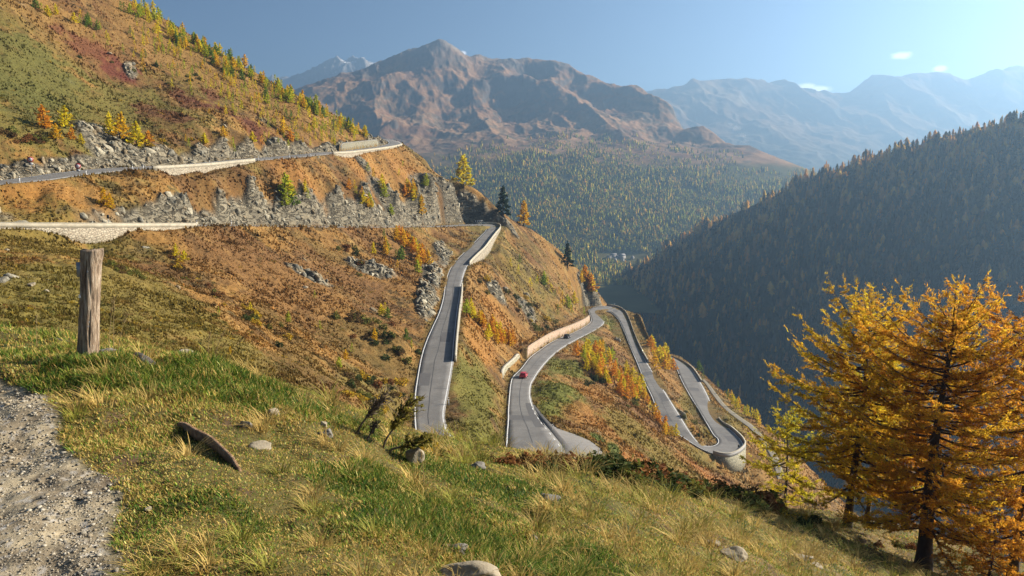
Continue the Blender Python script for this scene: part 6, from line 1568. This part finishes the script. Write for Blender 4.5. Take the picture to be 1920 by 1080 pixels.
mc = np.broadcast_to(np.asarray((0.40, 0.235, 0.128), np.float32), mt.X.shape + (3,)).copy()
mc = mixc(mc, (0.29, 0.160, 0.095), smooth(-0.1, 0.4, n_b)); mc = mixc(mc, (0.38, 0.27, 0.16), smooth(0.1, 0.5, n_c + 0.4 * n_a) * 0.6)
mc = mixc(mc, (0.12, 0.098, 0.072), smooth(0.12, 0.5, n_c + 0.5 * n_b) * 0.65)
mc = mixc(mc, (0.20, 0.175, 0.155), smooth(0.85, 1.3, mt.steep + 0.2 * n_b)); mc = mixc(mc, (0.27, 0.245, 0.22), smooth(470, 610, hz_ + 85 * n_b) * 0.8)
treeline = 94 + 43 * n_a + 29 * n_b
mc = mixc(mc, (0.125, 0.130, 0.042), smooth(36, -36, hz_ - treeline) * 0.85)
mc = mixc(mc, (0.30, 0.20, 0.11), np.clip(smooth(2160, 2340, mt.Y) * smooth(2660, 2480, mt.Y) * smooth(0.25, 0.1, mt.steep), 0, 0.6))
mc = mc * 0.74
mountain = tag(mt.mesh('mountain', mat_far('mountain_slope', 0.02), mc), 'big brown mountain with a pointed summit and wooded foot across the valley', 'mountain', kind='structure')

# --- the dark wooded mountain on the right
CR = [(1040, 600, 1548), (1085, 565, 1476), (1125, 545, 1411), (1170, 515, 1354), (1210, 493, 1296), (1250, 467, 1246), (1300, 436, 1195), (1350, 412, 1145), (1400, 388, 1102), (1450, 362, 1066), (1490, 342, 1037), (1520, 334, 1022), (1560, 330, 1001), (1600, 318, 979), (1650, 296, 950), (1700, 280, 929),
      (1750, 262, 907), (1800, 250, 889), (1850, 246, 875), (1920, 236, 857), (2000, 218, 835), (2150, 170, 799), (2350, 120, 756)]
def sl_pts():
    out = []
    for u, v, D in CR:
        zt = -float(slope_of(v)) * D
        for k, dz in ((65, 45), (173, 128), (288, 216), (403, 302)):
            x = (u - 960) / FPX * D
            out.append((x - k * 0.42, D - k * 0.95, zt - dz))
        out.append(((u - 960) / FPX * D + 86, D + 187, zt - 65)); out.append(((u - 960) / FPX * D + 216, D + 504, zt - 238))
    return out
def rm_noise(x, y, z):
    return 16 * (ridged(x * 0.9 + y * 0.5, y * 0.9 - x * 0.5, 150, 4, 121) - 0.45) + 6 * fbm(x, y, 43, 3, 122)
rm = Far(CR, 960, 2450, 375, 2090, 640, 420, rm_noise, sl_pts() + [(-216, 1080, -173), (144, 576, -238), (432, 324, -238), (-72, 1730, -173)], 14.0)
q1, q2 = fbm(rm.X, rm.Y, 86, 4, 131), fbm(rm.X, rm.Y, 18, 3, 132)
rcx = np.broadcast_to(np.asarray((0.045, 0.045, 0.022), np.float32), rm.X.shape + (3,)).copy()
rcx = mixc(rcx, (0.12, 0.075, 0.03), smooth(0.0, 0.5, q1 + 0.5 * q2)); rcx = mixc(rcx, (0.16, 0.15, 0.13), smooth(0.45, 0.7, q2 + 0.5 * q1) * 0.7)
wooded = tag(rm.mesh('mountain', mat_far('wooded_slope', 0.1), rcx), 'steep dark wooded mountainside in shade on the far side of the gorge', 'mountain', kind='structure')

# --- hazy ranges far off
def range_noise(a, wl, seed):
    return lambda x, y, z: a * (ridged(x + 0.2 * y, y * 0.6, wl, 5, seed) - 0.45) + 0.2 * a * fbm(x, y, wl / 4, 3, seed + 5)
RA = [(1100, 235, 6000), (1160, 195, 5900), (1215, 168, 5800), (1250, 158, 5750), (1290, 150, 5720), (1330, 141, 5700), (1365, 137, 5700), (1395, 130, 5700), (1425, 143, 5700), (1455, 155, 5700), (1490, 156, 5750), (1520, 168, 5800), (1550, 176, 5850), (1590, 167, 5800), (1640, 155, 5750), (1690, 138, 5700),
      (1715, 127, 5700), (1752, 128, 5700), (1780, 142, 5700), (1825, 164, 5750), (1850, 145, 5700), (1880, 126, 5650), (1905, 118, 5600), (1940, 128, 5600), (2050, 100, 5500), (2200, 140, 5400),
      (1250, 215, 5200), (1330, 215, 5150), (1400, 170, 5450), (1410, 215, 5100), (1460, 235, 4950), (1520, 225, 5150), (1600, 220, 5150), (1690, 200, 5250), (1750, 200, 5250), (1850, 215, 5150), (1950, 200, 5100), (1300, 270, 4600), (1400, 260, 4700), (1500, 280, 4500), (1600, 290, 4450), (1700, 290, 4450), (1850, 290, 4450), (2000, 280, 4450), (1400, 310, 4100), (1600, 330, 4000), (1800, 340, 4000), (2000, 340, 4000)]
fr = Far(RA, 1080, 2250, 3900, 6800, 560, 260, range_noise(150, 700, 141), [P(u, v, D) + np.array([0, 700, -400]) for u, v, D in RA[:26]])
f1, f2 = fbm(fr.X, fr.Y, 300, 4, 151), fbm(fr.X, fr.Y, 1000, 3, 152)
fc = np.broadcast_to(np.asarray((0.19, 0.13, 0.085), np.float32), fr.X.shape + (3,)).copy()
fc = mixc(fc, (0.07, 0.075, 0.05), smooth(420, 180, fr.Z + 200 * f2)); fc = mixc(fc, (0.15, 0.145, 0.14), smooth(0.8, 1.1, fr.steep)); fc = mixc(fc, (0.28, 0.22, 0.13), smooth(0.25, 0.5, f1) * 0.5)
tag(fr.mesh('mountain_range', mat_far('hazy_range', 0.01), fc), 'pale hazy mountain range closing the valley', 'mountains', kind='structure')
RB = [(440, 170, 6000), (490, 160, 6000), (520, 152, 5950), (545, 135, 5950), (565, 124, 5950), (590, 120, 5950), (610, 112, 5950), (626, 107, 5950), (645, 114, 5950), (668, 116, 5950), (685, 115, 5950), (700, 122, 5950), (730, 130, 5950), (800, 140, 5950), (880, 99, 5950), (866, 96, 5950), (858, 104, 5950), (905, 130, 5950),
      (500, 200, 5500), (560, 175, 5600), (600, 160, 5650), (640, 150, 5700), (700, 170, 5600), (560, 230, 5200), (700, 230, 5200), (800, 200, 5400), (900, 190, 5500)]
fb = Far(RB, 430, 960, 5050, 6700, 420, 160, range_noise(150, 420, 161), [P(u, v, D) + np.array([0, 600, -400]) for u, v, D in RB[:18]])
b1 = fbm(fb.X, fb.Y, 160, 4, 171)
bc = np.broadcast_to(np.asarray((0.17, 0.16, 0.155), np.float32), fb.X.shape + (3,)).copy()
bc = mixc(bc, (0.25, 0.23, 0.21), smooth(0, 0.4, b1)); bc = mixc(bc, (0.75, 0.77, 0.8), smooth(0.75, 0.5, fb.steep) * smooth(0.1, 0.3, b1 + (fb.Z - 900) / 700.0))
tag(fb.mesh('mountain_range', mat_far('grey_peaks', 0.01), bc), 'grey rocky peaks with snow streaks behind the brown mountain', 'mountains', kind='structure')
# --- floor of the gorge under everything
gxv, gyv = np.meshgrid(np.linspace(-1500, 3600, 120), np.linspace(-300, 7000, 140))
gzv = -262 + 8 * fbm(gxv, gyv, 300, 3, 181) + smooth(1000, 1650, gyv) * 60
gv = mesh_np('valley_floor', np.stack([gxv, gyv, gzv], -1).reshape(-1, 3), grid_faces(140, 120), mat_far('valley_ground', 0.02), np.broadcast_to(np.array([0.06, 0.065, 0.03], np.float32), (140 * 120, 3)), True)
tag(gv, 'dark wooded floor of the deep valley', 'valley', kind='structure')

# ------------------------------------------------------------------ far woods: one mass each
def proto_spruce(layers, seg, rnd, shape):
    """unit-height conifer: ragged whorls on a thin stem; returns verts, tris, shade per vertex"""
    V, T, S_ = [], [], []; n = 0
    for L in range(layers):
        t = L / layers
        z0 = 0.08 + 0.92 * t; zt = min(1.0, z0 + 1.5 / layers)
        r = shape(t) * (0.85 + 0.3 * rnd.random())
        V.append((0, 0, zt)); S_.append(1.15); ph = rnd.random() * 6
        for k in range(seg * 2):
            a = ph + k * pi / seg + rnd.normal(0, 0.12)
            rr_ = r * ((1.0 if k % 2 == 0 else 0.45) + rnd.normal(0, 0.1))
            V.append((rr_ * cos(a), rr_ * sin(a), z0 - (0.05 if k % 2 == 0 else -0.03) + rnd.normal(0, 0.015))); S_.append(0.8 + 0.5 * rnd.random())
        for k in range(seg * 2): T.append((n, n + 1 + k, n + 1 + (k + 1) % (seg * 2)))
        n += 1 + seg * 2
    return np.array(V, np.float32), np.array(T, np.int32), np.array(S_, np.float32)
rnd_ = np.random.default_rng(3)
PRO_FAR = [proto_spruce(4, 4, rnd_, lambda t: 0.20 * (1 - t) + 0.03) for _ in range(4)] + [proto_spruce(4, 4, rnd_, lambda t: 0.24 * (1 - t ** 1.7) + 0.04) for _ in range(4)]
PRO_MID = [proto_spruce(7, 5, rnd_, lambda t: 0.19 * (1 - t) + 0.025) for _ in range(4)] + [proto_spruce(6, 5, rnd_, lambda t: 0.25 * (1 - t ** 2.3) + 0.05) for _ in range(7)]
def wood(name, pos, hgt, colr, protos, mat, rnd):
    V, T, Cc = [], [], []; n = 0
    pick = rnd.integers(0, len(protos), len(pos)); ang = rnd.random(len(pos)) * 2 * pi; wid = rnd.uniform(0.8, 1.25, len(pos))
    for k, pr in enumerate(protos):
        m = pick == k
        if not m.any(): continue
        v, t, s_ = pr; ca, sa = np.cos(ang[m])[:, None], np.sin(ang[m])[:, None]; h = hgt[m][:, None]; w = wid[m][:, None]
        X = (v[None, :, 0] * ca - v[None, :, 1] * sa) * h * w; Y = (v[None, :, 0] * sa + v[None, :, 1] * ca) * h * w; Z = v[None, :, 2] * h
        p = pos[m]
        vv = np.stack([X + p[:, 0:1], Y + p[:, 1:2], Z + p[:, 2:3] - 0.05 * h], -1)
        V.append(vv.reshape(-1, 3)); T.append((t[None] + (np.arange(m.sum()) * len(v))[:, None, None] + n).reshape(-1, 3))
        Cc.append((colr[m][:, None, :] * s_[None, :, None]).reshape(-1, 3)); n += len(vv.reshape(-1, 3))
    return mesh_np(name, np.concatenate(V), np.concatenate(T), mat, np.concatenate(Cc))
M_WOOD = mat_col('forest_needles', 1.0, 1.0, 0.0, 0.0, 1, 0.25, 0.0)
def tree_cols(n, rnd, kinds):
    """kinds: list of (weight, colour)"""
    w = np.array([k[0] for k in kinds], float); w /= w.sum()
    c = np.array([k[1] for k in kinds])[rnd.choice(len(kinds), n, p=w)]
    return np.clip(c * rnd.uniform(0.75, 1.3, (n, 1)) * rnd.uniform(0.9, 1.1, (n, 3)), 0.005, 0.8)
rw = np.random.default_rng(8)
n = 52000
u_, v_ = rw.uniform(780, 1560, n), rw.uniform(235, 535, n)
pp, ok = mt.hit(u_, v_)
tl = np.interp(u_, [780, 850, 900, 1000, 1100, 1200, 1300, 1400, 1560], [300, 285, 262, 250, 242, 250, 268, 290, 320])
cl = fbm(pp[:, 0], pp[:, 1], 115, 3, 191)
open_ = (v_ < tl + 26 * cl) | (rw.random(n) > np.clip((v_ - tl) / 95 + 0.10 + 0.5 * cl, 0, 1)) | ((cl > 0.42) & (v_ < 360)) | ((u_ > 1120) & (u_ < 1215) & (v_ > 474) & (v_ < 492)) | ((u_ > 1380) & (v_ < 318) & (v_ > 297))
cl2 = fbm(pp[:, 0], pp[:, 1], 42, 3, 193); ok &= ~open_ & (rw.random(n) < np.clip(0.9 + 0.9 * cl2 + 0.5 * cl, 0.25, 1))
pp = pp[ok]; nf = len(pp)
far_cols = tree_cols(nf, rw, [(0.40, (0.080, 0.095, 0.022)), (0.28, (0.33, 0.34, 0.045)), (0.22, (0.60, 0.45, 0.05)), (0.10, (0.60, 0.34, 0.06))])
far_wood = wood('forest', pp, rw.uniform(5, 12, nf) * np.clip(1 + 0.6 * fbm(pp[:, 0], pp[:, 1], 60, 2, 194), .6, 1.5), far_cols, PRO_FAR, M_WOOD, rw)
tag(far_wood, 'mixed yellow and green forest covering the foot of the brown mountain', 'forest', kind='stuff')
n = 34000
u_, v_ = rw.uniform(1060, 2150, n), rw.uniform(215, 1000, n)
crest_v = np.interp(u_, [c[0] for c in CR], [c[1] for c in CR])
pp, ok = rm.hit(u_, v_); cl = fbm(pp[:, 0], pp[:, 1], 65, 3, 192)
cl3 = fbm(pp[:, 0], pp[:, 1], 28, 3, 195); ok &= (rw.random(n) < np.clip(1.15 + 0.9 * cl3, .45, 1)) & (v_ > crest_v - 16) & (rw.random(n) < np.clip(0.55 + 0.4 * (1 - (v_ - crest_v) / 500) - 0.8 * np.clip(cl - 0.2, 0, 1), 0, 1))
# upper rim: more larch, and sunlight put into a brighter orange palette
rim = np.exp(-(v_[ok] - crest_v[ok]) / 110)
pp = pp[ok]; nf = len(pp)
ca_ = tree_cols(nf, rw, [(0.55, (0.030, 0.038, 0.016)), (0.25, (0.13, 0.10, 0.025)), (0.20, (0.32, 0.17, 0.04))])  # slope palette darkened so the shaded wood turns near black
cb_ = tree_cols(nf, rw, [(0.35, (0.05, 0.052, 0.026)), (0.65, (0.78, 0.40, 0.075))])
sel = rw.random(nf) < rim
ca_[sel] = cb_[sel]
right_wood = wood('forest', pp, rw.uniform(6, 16, nf) * np.clip(1 + 0.7 * fbm(pp[:, 0], pp[:, 1], 45, 2, 196), .6, 1.6), ca_, PRO_MID, M_WOOD, rw)
tag(right_wood, 'dense dark larch and spruce forest on the shaded mountainside', 'forest', kind='stuff')

# ------------------------------------------------------------------ hamlet in the valley haze, smoke above the far meadow
M_HW = mat_plain('pale_house_wall', (0.36, 0.34, 0.32), 0.9); M_HR = mat_plain('grey_house_roof', (0.22, 0.21, 0.21), 0.8)
for k, (u, v, w, lab) in enumerate([(1142, 486, 8, 'pale house at the near end of the hazy hamlet row'), (1150, 484.5, 11, 'widest pale house in the middle of the hazy hamlet row'), (1158, 484.5, 7, 'tall pale house in the hazy hamlet in the valley'), (1166, 485, 12, 'long low pale building of the hazy hamlet'), (1153, 489, 6, 'pale house standing below the hazy hamlet row'), (1168, 489.5, 5, 'lone small pale house below the end of the hazy hamlet'), (1186, 485.5, 7, 'pale house among trees beyond the hazy hamlet')]):
    q_, ok_ = mt.hit([u], [v])
    if not ok_[0]: continue
    w_ = w * q_[0, 1] / FPX; h_ = w_ * .5; root = empty('house', q_[0], .2 * k); tag(root, lab, 'house')
    mb = MB(); mb.box(0, 0, h_ / 2 - 1, w_, w_ * .7, h_ + 2); mb.build('wall', M_HW, root)
    mb = MB(); x_, y_, e_ = w_ / 2 + .4, w_ * .35 + .5, h_
    mb.add([(-x_, -y_, e_), (x_, -y_, e_), (x_, y_, e_), (-x_, y_, e_), (-x_, 0, e_ + w_ * .28), (x_, 0, e_ + w_ * .28)], [[0, 1, 5, 4], [2, 3, 4, 5], [0, 3, 2, 1]], [[0, 4, 3], [1, 2, 5]]); mb.build('roof', M_HR, root)
sm_ = bpy.data.materials.new('wood_smoke'); sm_.use_nodes = True; sm_.node_tree.nodes.remove(sm_.node_tree.nodes['Principled BSDF'])
pv_ = sm_.node_tree.nodes.new('ShaderNodeVolumePrincipled'); pv_.inputs['Density'].default_value = 0.012; pv_.inputs['Color'].default_value = (.9, .94, 1, 1); pv_.inputs['Anisotropy'].default_value = .4
sm_.node_tree.links.new(pv_.outputs['Volume'], sm_.node_tree.nodes['Material Output'].inputs['Volume'])
mb = MB()
for u, v, r_ in [(1398, 266, 7), (1390, 252, 9), (1381, 240, 8), (1371, 233, 6)]:
    c_ = P(u, v, 2350.0); v0, f0 = crag_shape(np.random.default_rng(int(u))); mb.add(v0 * 2 * r_ * 2350 / FPX * [1.3, 1, .8] + c_, t=f0)
tag(mb.build('smoke', sm_, None, True), 'thin pale smoke rising over the far meadow', 'smoke', kind='stuff')
# ------------------------------------------------------------------ camera, light, air
cam = bpy.data.cameras.new('camera'); co = bpy.data.objects.new('camera', cam); COL.objects.link(co)
co.location = (0, 0, 0); co.rotation_euler = (pi / 2 - PITCH, 0, 0)
cam.sensor_width = 36; cam.lens = 36 * FPX / W0; cam.clip_start = 0.05; cam.clip_end = 60000
scene.camera = co
sun = bpy.data.lights.new('sun', 'SUN'); so = bpy.data.objects.new('sun', sun); COL.objects.link(so)
sun.energy = 5.0; sun.angle = radians(0.55); sun.color = (1.0, 0.885, 0.72)
sd = np.array([sin(SUN_AZ) * cos(SUN_EL), cos(SUN_AZ) * cos(SUN_EL), sin(SUN_EL)])
from mathutils import Vector
so.rotation_euler = Vector((-sd[0], -sd[1], -sd[2])).to_track_quat('-Z', 'Y').to_euler()
so.location = (80, 40, 120)
wd = bpy.data.worlds.new('World'); scene.world = wd; wd.use_nodes = True
wn = wd.node_tree; bg = wn.nodes['Background']
sky = wn.nodes.new('ShaderNodeTexSky'); sky.sky_type = 'NISHITA'; sky.sun_disc = False
sky.sun_elevation = SUN_EL; sky.sun_rotation = SUN_AZ
sky.altitude = 1500; sky.air_density = 1.0; sky.dust_density = 3.0; sky.ozone_density = 1.0
# a few small clouds low over the far range, part of the sky itself
def cloud_mask(u, v, su, sv, seed):
    d = P(u, v, 1.0); d = d / np.linalg.norm(d); az_, el_ = math.atan2(d[0], d[1]), math.asin(d[2])
    return az_, el_, su / FPX, sv / FPX, seed
s1_ = wn.nodes.new('ShaderNodeVectorMath'); s1_.operation = 'SCALE'; s1_.inputs['Scale'].default_value = 0.108
gm_ = wn.nodes.new('ShaderNodeGamma'); gm_.inputs['Gamma'].default_value = 1.8
s2_ = wn.nodes.new('ShaderNodeVectorMath'); s2_.operation = 'SCALE'; s2_.inputs['Scale'].default_value = 6.5
wn.links.new(sky.outputs['Color'], s1_.inputs[0]); wn.links.new(s1_.outputs['Vector'], gm_.inputs['Color']); wn.links.new(gm_.outputs['Color'], s2_.inputs[0])
tcw = wn.nodes.new('ShaderNodeTexCoord')
def wmath(op, a, b=None):
    n = wn.nodes.new('ShaderNodeMath'); n.operation = op
    for i_, x_ in enumerate((a, b)):
        if x_ is None: continue
        if isinstance(x_, (int, float)): n.inputs[i_].default_value = x_
        else: wn.links.new(x_, n.inputs[i_])
    return n.outputs[0]
sxyz = wn.nodes.new('ShaderNodeSeparateXYZ'); wn.links.new(tcw.outputs['Generated'], sxyz.inputs[0])
azn = wmath('ARCTAN2', sxyz.outputs['X'], sxyz.outputs['Y']); eln = wmath('ARCSINE', sxyz.outputs['Z'])
cn = wn.nodes.new('ShaderNodeTexNoise'); cn.inputs['Scale'].default_value = 90; cn.inputs['Detail'].default_value = 7; cn.inputs['Roughness'].default_value = 0.6
mpw = wn.nodes.new('ShaderNodeMapping'); mpw.inputs['Scale'].default_value = (1, 1, 1.8); wn.links.new(tcw.outputs['Generated'], mpw.inputs[0]); wn.links.new(mpw.outputs[0], cn.inputs['Vector'])
tot = None
for u, v, su, sv, s_ in [(1690, 104, 22, 8, 0), (1512, 163, 22, 9, 0), (1535, 168, 26, 9, 0), (1762, 129, 14, 7, 0), (868, 100, 9, 6, 0)]:
    a_, e_, wa, we, _ = cloud_mask(u, v, su, sv, s_)
    dx = wmath('DIVIDE', wmath('SUBTRACT', azn, a_), wa); dy = wmath('DIVIDE', wmath('SUBTRACT', eln, e_), we)
    r_ = wmath('SUBTRACT', 1.0, wmath('SQRT', wmath('ADD', wmath('MULTIPLY', dx, dx), wmath('MULTIPLY', dy, dy))))
    r_ = wmath('MAXIMUM', r_, 0.0); tot = r_ if tot is None else wmath('MAXIMUM', tot, r_)
dens_ = wmath('MULTIPLY', wmath('MINIMUM', wmath('MAXIMUM', wmath('SUBTRACT', wmath('ADD', wmath('MULTIPLY', tot, 1.1), cn.outputs['Fac']), 0.66), 0.0), 0.5), 1.1)
dens_ = wmath('MULTIPLY', dens_, wmath('MINIMUM', wmath('MULTIPLY', tot, 5.0), 1.0))
mxw = wn.nodes.new('ShaderNodeMixRGB'); wn.links.new(dens_, mxw.inputs['Fac']); wn.links.new(s2_.outputs['Vector'], mxw.inputs['Color1']); mxw.inputs['Color2'].default_value = (13, 12.8, 12.6, 1)
wn.links.new(mxw.outputs['Color'], bg.inputs['Color']); bg.inputs['Strength'].default_value = 0.075
scene.view_settings.view_transform = 'Standard'; scene.view_settings.look = 'None'
scene.view_settings.exposure = 1.66; scene.view_settings.gamma = 1.0; scene.view_settings.use_curve_mapping = False
scene.render.engine = 'CYCLES'
cy = scene.cycles
cy.max_bounces = 6; cy.diffuse_bounces = 2; cy.glossy_bounces = 2; cy.transmission_bounces = 3; cy.volume_bounces = 0; cy.transparent_max_bounces = 8
cy.use_denoising = True
cy.caustics_reflective = False; cy.caustics_refractive = False
# the air: one even box of haze
def haze_box(x0, x1, y0, y1, z0, z1, dens, aniso, color):
    mb = MB(); mb.box((x0 + x1) / 2, (y0 + y1) / 2, (z0 + z1) / 2, x1 - x0, y1 - y0, z1 - z0)
    m = bpy.data.materials.new('haze_air'); m.use_nodes = True; nt = m.node_tree
    nt.nodes.remove(nt.nodes['Principled BSDF'])
    pv = nt.nodes.new('ShaderNodeVolumePrincipled')
    pv.inputs['Color'].default_value = (*color, 1); pv.inputs['Density'].default_value = dens; pv.inputs['Anisotropy'].default_value = aniso
    nt.links.new(pv.outputs['Volume'], nt.nodes['Material Output'].inputs['Volume'])
    o = mb.build('haze', m); tag(o, 'thin blue haze filling the valley air', 'haze', kind='stuff'); return o
haze_box(-5200, 7500, -600, 7300, -370, 1100, 2.15e-4, 0.52, (0.36, 0.61, 0.95))
